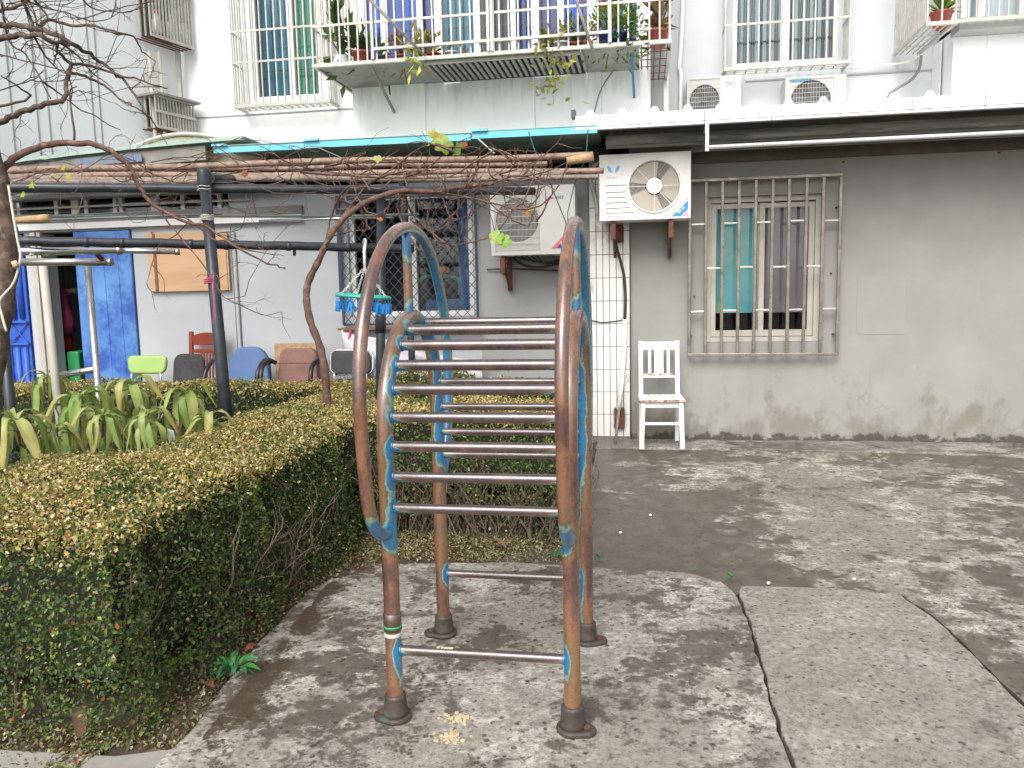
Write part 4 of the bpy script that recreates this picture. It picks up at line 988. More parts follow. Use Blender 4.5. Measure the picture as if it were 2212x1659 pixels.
potplant(935, 26, 'std', 'terracotta', 'dry grassy plant in a red pot with pale patch', (.22, .20, .05), h=.28, spread=.16, nleaf=50, ls=.12)
potplant(974, 26, 'std', 'pot_white', 'little plant in a pale blue pot beside the gate frame', (.14, .20, .04), h=.18, spread=.1, nleaf=40, ls=.06)
potplant(1002, 20, 'std', 'terracotta', 'tiny red pot with sprigs right of the pale blue pot', (.14, .18, .03), h=.1, spread=.07, nleaf=16, ls=.05)
potplant(1183, 24, 'std', 'terracotta', 'wispy plant hanging thin shoots below the cage', (.22, .22, .06), h=.2, spread=.15, nleaf=110, ls=.11, hang=.75)
potplant(1213, 30, 'std', 'pot_white', 'sparse plant in a pale dish with yellowing trailing stems', (.30, .28, .08), h=.25, spread=.22, nleaf=120, ls=.11, hang=.8)
potplant(1240, 26, 'std', 'terracotta', 'leafy plant in a red pot next to the right gate stile', G1, h=.35, spread=.2, nleaf=60, ls=.10)
potplant(1267, 26, 'std', 'terracotta', 'pinkish leaved plant in a red pot left of the navy pot', (.36, .18, .12), h=.25, spread=.12, nleaf=50, ls=.08)
potplant(1322, 60, 'bowl', 'pot_blue', 'bushy flowering plant with orange blooms in a navy blue pot', (.13, .24, .03), h=.42, spread=.42, nleaf=520, ls=.08, flowers=(.55, .14, .04))
potplant(1360, 26, 'std', 'pot_grey', 'green shrub trailing over the rail right of the navy pot', G1, h=.42, spread=.22, nleaf=200, ls=.08, hang=.35)
potplant(1421, 42, 'std', 'terracotta', 'straggly dry plant in a large red pot at the right end of the balcony cage', (.20, .13, .05), h=.65, spread=.2, nleaf=60, ls=.2)
x = X_(2033, 40, c4y+.3); t = thing('potted_plant', 'spiky plant in a red pot inside the top right corner cage', 'potted plant', (x, c4y+.3, z4))
MB().lathe([(.08, 0), (.12, .16), (.13, .165), (.13, .19), (.1, .19)], (x, c4y+.3, z4), 16).build('pot', 'terracotta', t)
n = 50; d = rdir(n, 1.5); leaves('foliage', np.array([x, c4y+.3, z4+.2])+d*.14, d, rdir(n), np.full(n, .28), np.full(n, .03), np.array(G2)*(.5+RNG.random((n, 1))), t, 'bigleaf')

# ================================================================== AIR CONDITIONERS
def fan(t, cx, cz_, y, r, mat='ac_beige', nb=3, ph=0.3):
    for k in range(nb):
        m = MB(); a0 = ph+2*math.pi*k/nb; vs = []; q = 10
        for i in range(q+1):
            a = a0+1.35*i/q; yy = y+.03-.05*i/q
            vs += [(cx+.05*math.cos(a), yy, cz_+.05*math.sin(a)), (cx+r*math.cos(a+.25), yy, cz_+r*math.sin(a+.25))]
        m.add(vs, [(2*i, 2*i+1, 2*i+3, 2*i+2) for i in range(q)], True)
        o = m.build('fan_blade', mat, t); o.modifiers.new('s', 'SOLIDIFY').thickness = .003
    MB().tube([(cx, y-.02, cz_), (cx, y+.05, cz_)], .055, 16).build('fan_hub', mat, t)
def textobj(txt, size, x, y, z, mat, parent, shear=0, rot=0):
    cu = bpy.data.curves.new('lettering', 'FONT'); cu.body = txt; cu.size = size; cu.extrude = .0006; cu.shear = shear; cu.offset = size*.012
    o = bpy.data.objects.new('tmp', cu); C.objects.link(o); dg = bpy.context.evaluated_depsgraph_get(); dg.update()
    me = bpy.data.meshes.new_from_object(o.evaluated_get(dg)); bpy.data.objects.remove(o); me.materials.clear(); me.materials.append(M[mat])
    return link('lettering', me, parent, (x, y, z), rot=(math.pi/2, rot, 0))
def ac_round(t, x0, x1, z0, z1, y0, y1):
    cx_, cz2, r = lerp(x0, x1, .605), lerp(z0, z1, .50), (z1-z0)*.385
    MB().box(x0, x1, y0+.03, y1, z0, z1).build('casing', 'ac_white', t, bevel=.012)
    t_ = t
    MB().holeplate(x0, x1, z0, z1, cx_, cz2, r, y0, y0+.028).build('front_panel', 'ac_white', t_, bevel=.003)
    m = MB(); pts = [(cx_+(r+.006)*math.cos(a), y0-.004, cz2+(r+.006)*math.sin(a)) for a in np.linspace(0, 2*math.pi, 49)]
    m.tube(pts, .010, 8, cap=False); m.build('fan_ring', 'ac_white', t_)
    MB().tube([(cx_, y0+.0285, cz2), (cx_, y0+.0295, cz2)], r-.002, 40).build('fan_well', 'coil', t_)
    fan(t_, cx_, cz2, y0+.018, r*.93, ph=1.1) if False else None
    for k in range(3):
        m = MB(); a0 = 1.25+2*math.pi*k/3; vs = []; q = 10
        for i in range(q+1):
            a = a0+1.55*i/q; yy = y0+.026-.016*i/q
            vs += [(cx_+.05*math.cos(a), yy, cz2+.05*math.sin(a)), (cx_+r*.95*math.cos(a+.15), yy, cz2+r*.95*math.sin(a+.15))]
        m.add(vs, [(2*i, 2*i+1, 2*i+3, 2*i+2) for i in range(q)], True); m.build('fan_blade', 'ac_beige', t_)
    m = MB()
    for k in range(1, 14):
        rr = lerp(.075, r-.004, k/13.5)
        m.tube([(cx_+rr*math.cos(a), y0-.006, cz2+rr*math.sin(a)) for a in np.linspace(0, 2*math.pi, 41)], .0013, 4, cap=False)
    m.build('wire_guard', 'ac_white', t_)
    for a in (90, 0, 180, 270, 135, -48):
        a = math.radians(a); MB().beam((cx_+.06*math.cos(a), y0-.009, cz2+.06*math.sin(a)), (cx_+r*math.cos(a), y0-.009, cz2+r*math.sin(a)), .004, .004, up=(0, 1, 0)).build('guard_spoke', 'ac_white', t_)
    m = MB(); m.tube([(cx_, y0-.016, cz2), (cx_, y0-.004, cz2)], .069, 36); m.build('hub_disc', 'ac_white', t_, bevel=.004)
    W_ = x1-x0; Hh = z1-z0
    for i, f in enumerate((.545, .44, .36, .28, .20, .125)):
        xb = x0+W_*(.30+.045*(i > 0)*0 + (.03, -.01, -.005, .01, .04, .085)[i])
        MB().box(x0+W_*(.07+.0), xb, y0-.007, y0-.001, z0+Hh*f-.005, z0+Hh*f+.004).build('louvre', 'ac_white', t_, bevel=.002)
        MB().box(x0+W_*.07, xb, y0-.0025, y0-.0005, z0+Hh*f-.009, z0+Hh*f-.0055).build('louvre_slot', 'grey_sheet' , t_)
    MB().box(x0+W_*.04, x0+W_*.43, y0-.006, y0-.001, z0+Hh*.062, z0+Hh*.074).build('moulding', 'ac_white', t_, bevel=.002)
    # two leaf-shaped marks
    lx, lz = x0+W_*.158, z0+Hh*.775
    for sg in (-1, 1):
        pl = []
        for a in np.linspace(0, 2*math.pi, 15)[:-1]:
            u, v = .036*math.cos(a), .0135*math.sin(a)*(1 if math.cos(a) > -.5 else .7)
            th = math.radians(60) if sg > 0 else math.radians(120)
            pl.append((lx+sg*.033+u*math.cos(th)-v*math.sin(th), lz+u*math.sin(th)+v*math.cos(th)))
        MB().plate(pl, y0-.0025, y0-.0005).build('leaf_mark', 'logo_blue', t_)
    textobj('Chunlan', .026, x0+W_*.085, y0-.002, z0+Hh*.64, 'print_grey', t_)
    # corner sticker
    sx, sz = x1-.022, z0+.018
    MB().plate([(sx-.17, sz), (sx-.155, sz), (sx, sz+.148), (sx, sz+.166)], y0-.003, y0-.001).build('sticker', 'print_pink', t_)
    MB().plate([(sx-.142, sz), (sx, sz), (sx, sz+.135)], y0-.003, y0-.001).build('sticker', 'logo_blue2', t_)
    MB().plate([(sx-.065, sz), (sx, sz), (sx, sz+.06)], y0-.0045, y0-.0032).build('sticker', 'print_pink', t_)
    textobj('春兰', .042, sx-.088, y0-.0045, sz+.022, 'white_metal', t_, rot=-math.radians(42))
M['logo_blue2'] = pm('mid_blue_print', (.02, .27, .62), (.02, .24, .56), 4, .5, bmp=0)
def ac_square(t, x0, x1, z0, z1, y0, y1, txt=None, sticker=True, fine=34, mat='ac_grey', gx=(.05, .585), rows=9, flip=False, pan_mat=None):
    W_, Hh = x1-x0, z1-z0; g0, g1 = x0+W_*gx[0], x0+W_*gx[1]; q0, q1 = z0+Hh*.08, z0+Hh*.95
    cx_, cz2 = (g0+g1)/2, (q0+q1)/2; r = min(g1-g0, q1-q0)*.475
    MB().box(x0, x1, y0+.04, y1, z0, z1).build('casing', mat, t, bevel=.012)
    MB().holeplate(g0, g1, q0, q1, cx_, cz2, r, y0+.010, y0+.038).build('fan_plate', mat, t)
    m = MB(); m.box(x0, g0, y0, y0+.038, z0, z1); m.box(g1, x1, y0, y0+.038, z0, z1); m.box(g0, g1, y0, y0+.038, z0, q0); m.box(g0, g1, y0, y0+.038, q1, z1)
    m.build('front_panel', mat, t, bevel=.003)
    MB().tube([(cx_, y0+.0385, cz2), (cx_, y0+.0395, cz2)], r, 40).build('fan_well', 'coil', t)
    for k in range(3):
        m = MB(); a0 = .4+2*math.pi*k/3; vs = []; q = 8
        for i in range(q+1):
            a = a0+1.2*i/q; yy = y0+.035-.014*i/q
            vs += [(cx_+.04*math.cos(a), yy, cz2+.04*math.sin(a)), (cx_+r*.92*math.cos(a+.25), yy, cz2+r*.92*math.sin(a+.25))]
        m.add(vs, [(2*i, 2*i+1, 2*i+3, 2*i+2) for i in range(q)], True); m.build('fan_blade', 'pot_grey', t)
    MB().tube([(cx_, y0+.012, cz2), (cx_, y0+.03, cz2)], .04, 20).build('fan_hub', 'pot_grey', t)
    m = MB()
    for i in range(fine+1):
        x = lerp(g0, g1, i/fine); m.box(x-.0013, x+.0013, y0-.004, y0-.001, q0, q1)
    for i in range(rows+1):
        z = lerp(q0, q1, i/rows); m.box(g0, g1, y0-.007, y0-.0045, z-.002, z+.002)
    m.build('wire_guard', mat, t)
    if txt:
        textobj(txt, .034, x0+W_*.765, y0-.0015, z0+Hh*.80, 'print_navy', t, shear=.15)
        pts = [(x0+W_*.715+.015*math.cos(a), z0+Hh*.823+.012*math.sin(a)) for a in np.linspace(0, 6.28, 13)[:-1]]
        MB().plate(pts, y0-.003, y0-.001).build('logo', 'print_navy', t)
        pts = [(x0+W_*.735+.012*math.cos(a), z0+Hh*.815+.011*math.sin(a)) for a in np.linspace(0, 6.28, 13)[:-1]]
        MB().plate(pts, y0-.005, y0-.0032).build('logo', 'print_red', t)
    if sticker:
        sx, sz = x1-.025, z0+Hh*.085
        MB().plate([(sx-.19, sz), (sx-.15, sz), (sx, sz+.155), (sx, sz+.195)], y0-.003, y0-.001).build('sticker', 'print_red', t)
        MB().plate([(sx-.146, sz), (sx, sz), (sx, sz+.15)], y0-.003, y0-.001).build('sticker', 'print_navy', t)
        textobj('変频', .045, sx-.10, y0-.0045, sz+.02, 'white_metal', t, rot=-math.radians(42))
p0, p1 = at(1294, 335, 7.2), at(1492, 472, 7.2)
acA = thing('air_conditioner', 'bright white outdoor air conditioner with round fan guard and blue leaf mark', 'air conditioner', ((p0.x+p1.x)/2, 7.35, p1.z), 'outdoor air conditioner units')
ac_round(acA, p0.x, p1.x, p1.z+.005, p0.z, 7.2, 7.50)
q0, q1 = at(1058, 405, 7.2), at(1243, 548, 7.2)
acB = thing('air_conditioner', 'grey-white outdoor air conditioner with square wire grille, hanging beside the mesh covered window', 'air conditioner', ((q0.x+q1.x)/2, 7.35, q1.z), 'outdoor air conditioner units')
ac_square(acB, q0.x, q1.x, q1.z, q0.z, 7.2, 7.50, 'GREE')
# brackets, feet
def brackets(p0, p1, lab, xs_, hook=False):
    t = thing('wall_bracket', lab, 'bracket', (xs_[0], WY, p1.z))
    for x in xs_:
        MB().box(x-.018, x+.018, 7.22, WY-.07, p1.z-.03, p1.z-.004).build('bracket_arm', 'rust_iron', t)
        MB().box(x-.022, x+.022, 7.20, 7.235, p1.z-.16, p1.z-.031).build('bracket_end', 'rust_iron', t, bevel=.004)
        MB().box(x-.018, x+.018, WY-.069, WY-.066 if x < -.13 and x > -.5 else WY-.004, p1.z-.32, p1.z-.0).build('wall_leg', 'rust_iron', t)
        MB().beam((x, 7.25, p1.z-.03), (x, WY-.075, p1.z-.30), .02, .02).build('brace', 'rust_iron', t)
    return t
brackets(p0, p1, 'rusted iron bracket pair under the bright white air conditioner', (-.265, .24))
brackets(q0, q1, 'rusted iron bracket pair under the square grilled air conditioner', (q0.x+.10, q1.x-.12))
for x in (q0.x+.07, q1.x-.17): MB().box(x-.035, x+.035, 7.205, 7.45, q1.z-.003, q1.z-.028+.024).build('foot', 'pvc', acB, bevel=.004)
# rusty scroll under the lower unit
sc = at(1094, 580, WY-.05)
pts = [sc+Vector((.06*math.cos(a)*(.7+.06*a), 0, .06*math.sin(a)*(.7+.06*a))) for a in np.linspace(.6, 5.6, 18)]
t = thing('iron_hook', 'rusty curled iron hook with rod below the square grilled air conditioner', 'hook', tuple(sc))
MB().tube(pts, .008, 6).build('curl', 'rust_iron', t); MB().tube([at(1052, 582, WY-.04), at(1100, 580, WY-.05), at(1240, 586, WY-.05)], .007, 6).build('rod', 'rust_iron', t)
pipe('tangled_cable', 'loose dark cables drooping below the square grilled air conditioner', smooth([at(1108, 556, WY-.2), at(1130, 572, WY-.2), at(1165, 578, WY-.2), at(1200, 570, WY-.2), at(1225, 556, WY-.2)], 5), .012, 'rubber', 'cable')
m = MB()
for k in range(5): m.tube(smooth([at(1112+k*12, 553, WY-.3), at(1140+k*10, 562+k*2, WY-.25), at(1190+k*5, 566+k, WY-.2), at(1226, 552, WY-.2)], 4), .008, 5)
tag(m.build('hose_bundle', 'rubber'), 'dark hose bundle tucked between unit and wall under the square grilled conditioner', 'hose')
# insulated pipes left of the round one, and cables down the pillar
pipe('insulated_pipe', 'white insulated pipe looping from the bright white conditioner to the wall', smooth([at(1300, 345, 7.4), at(1283, 360, 7.45), at(1275, 385, 7.5), at(1281, 410, 7.52), at(1289, 440, 7.5), at(1290, 462, 7.5)], 5), .018, 'frame_beige', 'pipe')
pipe('black_cable', 'black cable running down the tiled pillar from the white conditioner', smooth([at(1325, 505, WY-.12), at(1335, 545, WY-.10), at(1347, 590, WY-.09), at(1351, 640, WY-.085), at(1350, 690, WY-.08)], 5), .013, 'rubber', 'cable')
pipe('white_pipe', 'white plastic pipe standing against the tiled pillar', [at(1350, 690, WY-.09), at(1349, 760, WY-.10), at(1343, 830, WY-.14), at(1336, 885, WY-.18)], .022, 'pvc', 'pipe', 12)
pipe('thin_stick', 'thin grey stick propped at the foot of the tiled pillar', [at(1338, 880, WY-.2), at(1329, 958, WY-.28)], .012, 'grey_sheet', 'stick')
a = at(1338, 905, WY-.09); tag(MB().box(a.x-.05, a.x+.05, WY-.12, WY-.072, a.z-.09, a.z+.11).build('junction_box', 'rust_iron', bevel=.01), 'rusted box fixed low on the tiled pillar behind the white pipe', 'box')
a = at(1338, 510, WY-.1); tag(MB().box(a.x-.055, a.x+.04, WY-.16, WY-.072, a.z-.06, a.z+.10).build('rusty_plate', 'rust_iron', bevel=.02), 'dark rusted plate on the pillar beneath the white conditioner', 'plate')
pipe('wire', 'thin dark wire strung across the tiled pillar', [at(1277, 692, WY-.08), at(1300, 697, WY-.075), at(1330, 694, WY-.075), at(1350, 690, WY-.08)], .005, 'rubber', 'wire')
# upper units
y1_ = AY-.35
u0, u1 = at(1484, 168, y1_), at(1600, 250, y1_)
acC = thing('air_conditioner', 'upper storey air conditioner at left, half hidden by the corrugated roof', 'air conditioner', (u0.x, y1_, u1.z), 'outdoor air conditioner units')
ac_square(acC, u0.x, u1.x, u0.z-.60, u0.z, y1_, AY-.03, None, False, 14, 'ac_grey', (.04, .62), 9)
textobj('TCL', .05, u0.x+.63*(u1.x-u0.x)+.06, y1_-.002, u0.z-.12, 'curtain_teal', acC)
u0, u1 = at(1697, 168, y1_), at(1826, 250, y1_)
acD = thing('air_conditioner', 'upper storey air conditioner at right under the window cage, half hidden by the corrugated roof', 'air conditioner', (u0.x, y1_, u1.z), 'outdoor air conditioner units')
ac_square(acD, u0.x, u1.x, u0.z-.60, u0.z, y1_, AY-.03, None, False, 16, 'ac_grey', (.05, .80), 9)
MB().box(u0.x+.06, u0.x+.32, y1_-.003, y1_-.0005, u0.z-.055, u0.z-.02).build('badge', 'curtain_teal', acD)

# ================================================================== CLIMBING FRAME
cf = thing('climbing_frame', 'rusty arched ladder climbing frame with flaking blue paint and looped handrails', 'climbing frame', (-.53, 2.8, 0))
XL, XR = -.84, -.232
prof_post = [(2.465, 0), (2.468, .45), (2.465, .80), (2.466, .98), (2.49, 1.12), (2.565, 1.24), (2.665, 1.325), (2.80, 1.362), (2.94, 1.335), (3.055, 1.26), (3.115, 1.14), (3.13, .98), (3.132, .78), (3.13, .45), (3.135, 0)]
prof_rail = [(2.440, .665), (2.39, .675), (2.325, .72), (2.282, .80), (2.262, .90), (2.250, 1.02), (2.245, 1.15), (2.268, 1.28), (2.325, 1.405), (2.43, 1.535), (2.585, 1.635), (2.775, 1.682), (2.96, 1.668), (3.12, 1.59), (3.25, 1.445), (3.325, 1.28), (3.34, 1.10), (3.315, .92), (3.27, .79), (3.20, .70), (3.155, .675)]
rung_f = [(2.468, .246, .0165), (2.466, .742, .016), (2.466, .848, .017), (2.466, .950, .0175), (2.475, 1.046, .018), (2.50, 1.135, .0185), (2.545, 1.210, .0185), (2.605, 1.273, .0185), (2.69, 1.321, .019)]
rung_r = [(2.92, 1.338, .017), (3.11, 1.09, .014), (3.125, .985, .015), (3.13, .88, .015), (3.13, .785, .015), (3.13, .274, .0155)]
joints = [(y, z) for y, z, r in rung_f+rung_r]
def gauss(d, s): return math.exp(-(d/s)**2)
def wear_post(side):
    inn = 1 if side == 'L' else -1
    def f(p, nn):
        w_ = .20+.09*math.sin(p.z*7+p.y*3+inn)
        w_ += .10*max(0, nn.x*inn)
        for (y, z) in joints:
            d = math.hypot(p.y-y, p.z-z); low = z < .4
            w_ += (.72 if low else .56)*gauss(d, .05 if low else .034)*max(0, .25+.9*nn.x*inn)
        # bolt zone
        w_ += .75*gauss(p.z-.645, .05)*(1 if p.y < 2.6 else 0)*(.35+.65*max(0, nn.x*inn*.6-nn.y*.6+.2))
        if p.y > 2.85 and .60 < p.z < 1.36: w_ += .50*min(1, (p.z-.60)/.25)*max(0, min(1, .45+nn.x*inn*.9-nn.y*.4))
        if p.y < 2.6 and .62 < p.z < 1.2: w_ += .26*max(0, nn.x*inn-.1)*(.4+.6*math.sin(p.z*23))
        if side == 'R' and p.y > 2.9 and p.z < .75: w_ += .35*max(0, -nn.x)
        if side == 'L' and p.y < 2.6 and p.z < .36 and p.z > .1: w_ += .35*gauss(p.z-.2, .09)*max(0, nn.x)
        if p.z > 1.25: w_ += .75*max(0, -nn.z*.8+(p.y-2.8)*.2)
        return min(1, w_)
    return f
def wear_rail(side):
    def f(p, nn):
        c = Vector((p.x, 2.8, 1.15)); inw = (c-p).normalized().dot(nn)
        w_ = .27+.20*max(0, inw+.1)+(.20 if p.y > 2.75 else 0)*max(0, .4+inw)+.08*math.sin(p.z*9)*max(0, inw)
        w_ += .7*gauss(p.z-.70, .06)+.45*gauss(math.hypot(p.y-2.775, p.z-1.68), .06)*max(0, inw)
        if p.y < 2.6 and p.z > 1.0: w_ -= .08
        return min(1, max(0, w_))
    return f
def wear_rung(x0, x1):
    def f(p, nn):
        e_ = min(p.x-x0, x1-p.x)
        w_ = .12+.80*gauss(e_-.005, .055)*max(0, .60-nn.z*.7)+.34*max(0, -nn.z-.2)
        if p.x-x0 < x1-p.x: w_ += .15*gauss(e_, .03)
        return min(1, w_)
    return f
for side, X0 in (('L', XL), ('R', XR)):
    pts = smooth([(X0, y, z) for y, z in prof_post], 8)
    dense = []
    for a, b in zip(pts[:-1], pts[1:]):
        q = max(1, int((b-a).length/.02)); dense += [a+(b-a)*(j/q) for j in range(q)]
    dense.append(pts[-1])
    MB().tube(dense, .0275, 18, wf=wear_post(side)).build('arched_post', rust, cf)
    xr = X0+(-.0 if side == 'L' else .0)
    pts = smooth([(xr, y, z) for y, z in prof_rail], 8)
    MB().tube(pts, .0208, 16, wf=wear_rail(side)).build('handrail', rust, cf)
    MB().tube([(X0, 2.785, 1.355+i*.031) for i in range(11)], .0165, 12, wf=lambda p, nn: .30+.55*gauss(p.z-1.645, .07)+.6*gauss(p.z-1.375, .05)+.12*nn.x).build('rail_strut', rust, cf)
    # bolts
    for yy, sg in ((2.421, -1), (3.176, 1)):
        MB().tube([(X0, yy-sg*.0, .662), (X0, yy+sg*.014, .662)], .013, 6).build('bolt', 'rust_iron', cf)
        MB().tube([(X0, yy-sg*.004, .662), (X0, yy+sg*.004, .662)], .019, 14).build('washer', 'rust_iron', cf)
    # cast feet: collar + lobed base
    for yy, zt in ((2.465, 1), (3.135, 1)):
        base = MB(); ex = {('L', 2.465): (-.042, -.006), ('L', 3.135): (-.05, -.01), ('R', 2.465): (.045, -.012), ('R', 3.135): (.05, 0)}[(side, yy)]
        poly = []
        for a in np.linspace(0, 2*math.pi, 29)[:-1]:
            ca, sa = math.cos(a), math.sin(a)
            # hull of two circles: post centre r=.052 and ear r=.03
            dx, dy = ex; L_ = math.hypot(dx, dy); un = (dx/L_, dy/L_); dot = ca*un[0]+sa*un[1]
            r_ = .055 if dot < .35 else .034
            o_ = (0, 0) if dot < .35 else (dx, dy)
            poly.append((X0+o_[0]+r_*ca, yy+o_[1]+r_*sa))
        base.prism(poly, .0, .020); base.build('foot_plate', 'cast_iron', cf, bevel=.007)
        MB().lathe([(.046, .018), (.042, .030), (.037, .078), (.038, .083), (.034, .090), (.0285, .091)], (X0, yy, 0), 20).build('foot_collar', 'cast_iron', cf)
        MB().tube([(X0+ex[0]*1.05, yy+ex[1]*1.05, .018), (X0+ex[0]*1.05, yy+ex[1]*1.05, .026)], .013, 6).build('anchor_nut', 'rust_iron', cf)
# sleeve and tape on the near left leg
MB().lathe([(.028, 0), (.0305, .002), (.0305, .062), (.028, .064)], (XL, 2.467, .315), 18).build('sleeve', rust, cf)
MB().lathe([(.0292, 0), (.0294, .001), (.0294, .012), (.0292, .013)], (XL, 2.467, .297), 18).build('white_band', 'string', cf)
MB().lathe([(.0315, 0), (.0315, .01)], (XL, 2.467, .326), 18).build('green_band', 'bin_green', cf)
for (y, z, r) in rung_f+rung_r:
    x0, x1 = XL+.015, XR-.015
    MB().tube([(lerp(x0, x1, i/40), y, z) for i in range(41)], r, 14, wf=wear_rung(XL, XR)).build('rung', rung_paint, cf)
# welds
for (y, z, r) in rung_f+rung_r:
    for x, s_ in ((XL+.0255, 1), (XR-.0255, -1)):
        MB().tube([(x-.003*s_, y, z), (x+.004*s_, y, z)], r+.003, 10, wf=lambda p, nn: .75).build('weld', rust, cf)

# ================================================================== HEDGES
def lown(x, s, ph): return np.sin(x*s+ph)+.5*np.sin(x*s*2.3+ph*1.7)+.3*np.sin(x*s*4.9+ph*.6)
GRN = np.array([(.034, .064, .020), (.052, .095, .026), (.075, .13, .032), (.045, .085, .045), (.11, .16, .038), (.16, .19, .045), (.15, .10, .06)])
GP = np.array([.22, .25, .2, .13, .10, .05, .05])
TAN = np.array([(.42, .32, .15), (.50, .41, .23), (.34, .27, .10), (.60, .53, .38), (.24, .25, .06), (.13, .17, .035), (.06, .10, .025), (.38, .19, .08)])
TP = np.array([.22, .17, .17, .07, .16, .10, .09, .02])
ODD = np.array([(.60, .52, .40), (.50, .16, .10), (.36, .14, .04), (.60, .45, .30)])
def pick(tab, p, n):
    i = RNG.choice(len(tab), n, p=p/p.sum()); return tab[i]*(.72+.56*RNG.random((n, 1)))
def side_cols(P, ph):
    n = len(P); c = pick(GRN, GP, n)
    cl = lown(P[:, 1]*1.0+P[:, 0]*.8, 5.1, ph)+lown(P[:, 2], 9.0, ph*2)
    m = cl > 1.7; c[m] = c[m]*1.5+np.array([.03, .03, 0])
    m = RNG.random(n) < .022; c[m] = ODD[RNG.integers(0, 4, m.sum())]
    return c
def hedge(name, label, faces, tops, leaf, core, stems, dens=9000, mound=None):
    """faces: (p0, p1, z0, z1, outward normal xy, low-density height); tops: (x0, x1, y0, y1, z)"""
    t = thing(name, label, 'hedge', core[0])
    PS, NS, CS = [], [], []
    for (a, b, z0, z1, nx, ny, lowz, lean) in faces:
        L = math.hypot(b[0]-a[0], b[1]-a[1]); n = int(L*(z1-z0)*dens)
        u = RNG.random(n); v = RNG.random(n)
        z = z0+(z1-z0)*v
        dep = RNG.exponential(.038, n)-.02-(RNG.random(n) < .03)*.035*RNG.random(n)
        wob = .026*lown(u*L, 6, a[0]*3+a[1])+.020*lown(z, 11, a[1])+.022*lown(u*L*1.0+z*.6, 17, 1.3)*lown(z, 15, .4)*.5
        off = wob-dep-lean*(z-z0)/(z1-z0)-.06*np.clip((z-(z1-.09))/.09, 0, 1)**2
        keep = RNG.random(n) < np.clip((z-z0)/max(lowz, .01)*.9+.12+.18*lown(u*L, 7, 1.0), .06, 1)
        hole = lown(u*L, 3.7, 2.2+a[0])+lown(z, 6.5, a[1]*2)
        keep &= ~((hole > 2.2) & (RNG.random(n) < .45))
        P = np.stack([a[0]+(b[0]-a[0])*u+nx*off, a[1]+(b[1]-a[1])*u+ny*off, z], 1)[keep]
        PS.append(P); NS.append(np.tile([nx, ny, .35], (len(P), 1))); 
        c = side_cols(P, a[0])
        tt = (P[:, 2] > z1-.075+.03*RNG.normal(size=len(P))) & (RNG.random(len(P)) < .75); c[tt] = pick(TAN, TP, tt.sum())
        CS.append(c)
    for (x0, x1, y0, y1, z) in tops:
        n = int((x1-x0)*(y1-y0)*dens*1.15); x = x0+(x1-x0)*RNG.random(n); y = y0+(y1-y0)*RNG.random(n)
        e = np.minimum(np.minimum(x-x0, x1-x), np.minimum(y-y0, y1-y))
        zz = z+.014*lown(x, 5, 1)+.014*lown(y, 4, 2)-RNG.exponential(.018, n)-.05*np.clip((.08-e)/.08, 0, 1)**2+.007*RNG.normal(size=n)+(RNG.random(n) < .03)*.04*RNG.random(n)
        PS.append(np.stack([x, y, zz], 1)); NS.append(np.tile([0, 0, 1.0], (n, 1)))
        c = pick(TAN, TP, n); m = (lown(x*1.3+y, 4.3, .5)+lown(y-x*.6, 6.1, 2.0)+4.5*(RNG.random(n)-.5)) > 1.9; c[m] = pick(GRN, GP, m.sum())*1.35
        CS.append(c)
    if mound:
        for (mx, my, mz, r, rz) in mound:
            n = int(4*r*r*3.1*dens*.5); d = rdir(n, .3); P = np.array([mx, my, mz])+d*np.array([r, r, rz])*(1-.25*RNG.random((n, 1)))
            PS.append(P); NS.append(d); c = pick(GRN, GP, n)*1.3; k = (d[:, 2] > .5) & (RNG.random(n) < .4); c[k] = pick(TAN, TP, k.sum()); CS.append(c)
    P = np.concatenate(PS); Nn = np.concatenate(NS); Cc = np.concatenate(CS); n = len(P)
    nn = Nn+RNG.normal(size=(n, 3))*.75; nn /= np.linalg.norm(nn, axis=1)[:, None]
    s = leaf*(.55+.95*RNG.random(n)**1.5)
    leaves('foliage', P, rdir(n, .25), nn, s, s*(.5+.2*RNG.random(n)), Cc*np.array([1.26, 1.20, 1.08]), t)
    (cxm, cym, czm), (sx, sy, z0c, z1c) = core
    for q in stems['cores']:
        MB().box(*q).build('dark_core', 'hedge_core', t)  # solid dark box in place of the shaded twig mass
    m = MB()
    for (xa_, xb_, ya_, yb_, k, hh) in stems['at']:
        for _ in range(k):
            x, y = random.uniform(xa_, xb_), random.uniform(ya_, yb_); p = Vector((x, y, -.04)); pts = [p.copy()]; d = Vector((random.uniform(-.5, .5), random.uniform(-.5, .5), 1.2))
            for j in range(random.randint(4, 6)):
                d = (d+Vector((random.uniform(-.5, .5), random.uniform(-.5, .5), random.uniform(-.1, .4)))).normalized(); p = p+d*hh/5; pts.append(p.copy())
                if random.random() < .85:
                    q = p.copy(); dd = (d+Vector((random.uniform(-1, 1), random.uniform(-1, 1), random.uniform(-.2, .8)))).normalized(); sp_ = [q.copy()]
                    for _k in range(3): dd = (dd+Vector((random.uniform(-.5, .5), random.uniform(-.5, .5), random.uniform(-.2, .4)))).normalized(); q = q+dd*hh/8; sp_.append(q.copy())
                    m.tube(sp_, taper(len(sp_), .0028, .001), 4, cap=False)
            m.tube(pts, taper(len(pts), random.uniform(.004, .009), .002), 5, cap=False)
    m.build('twigs', 'hedge_twig', t, kind='stuff')
    return t
HZ = .705
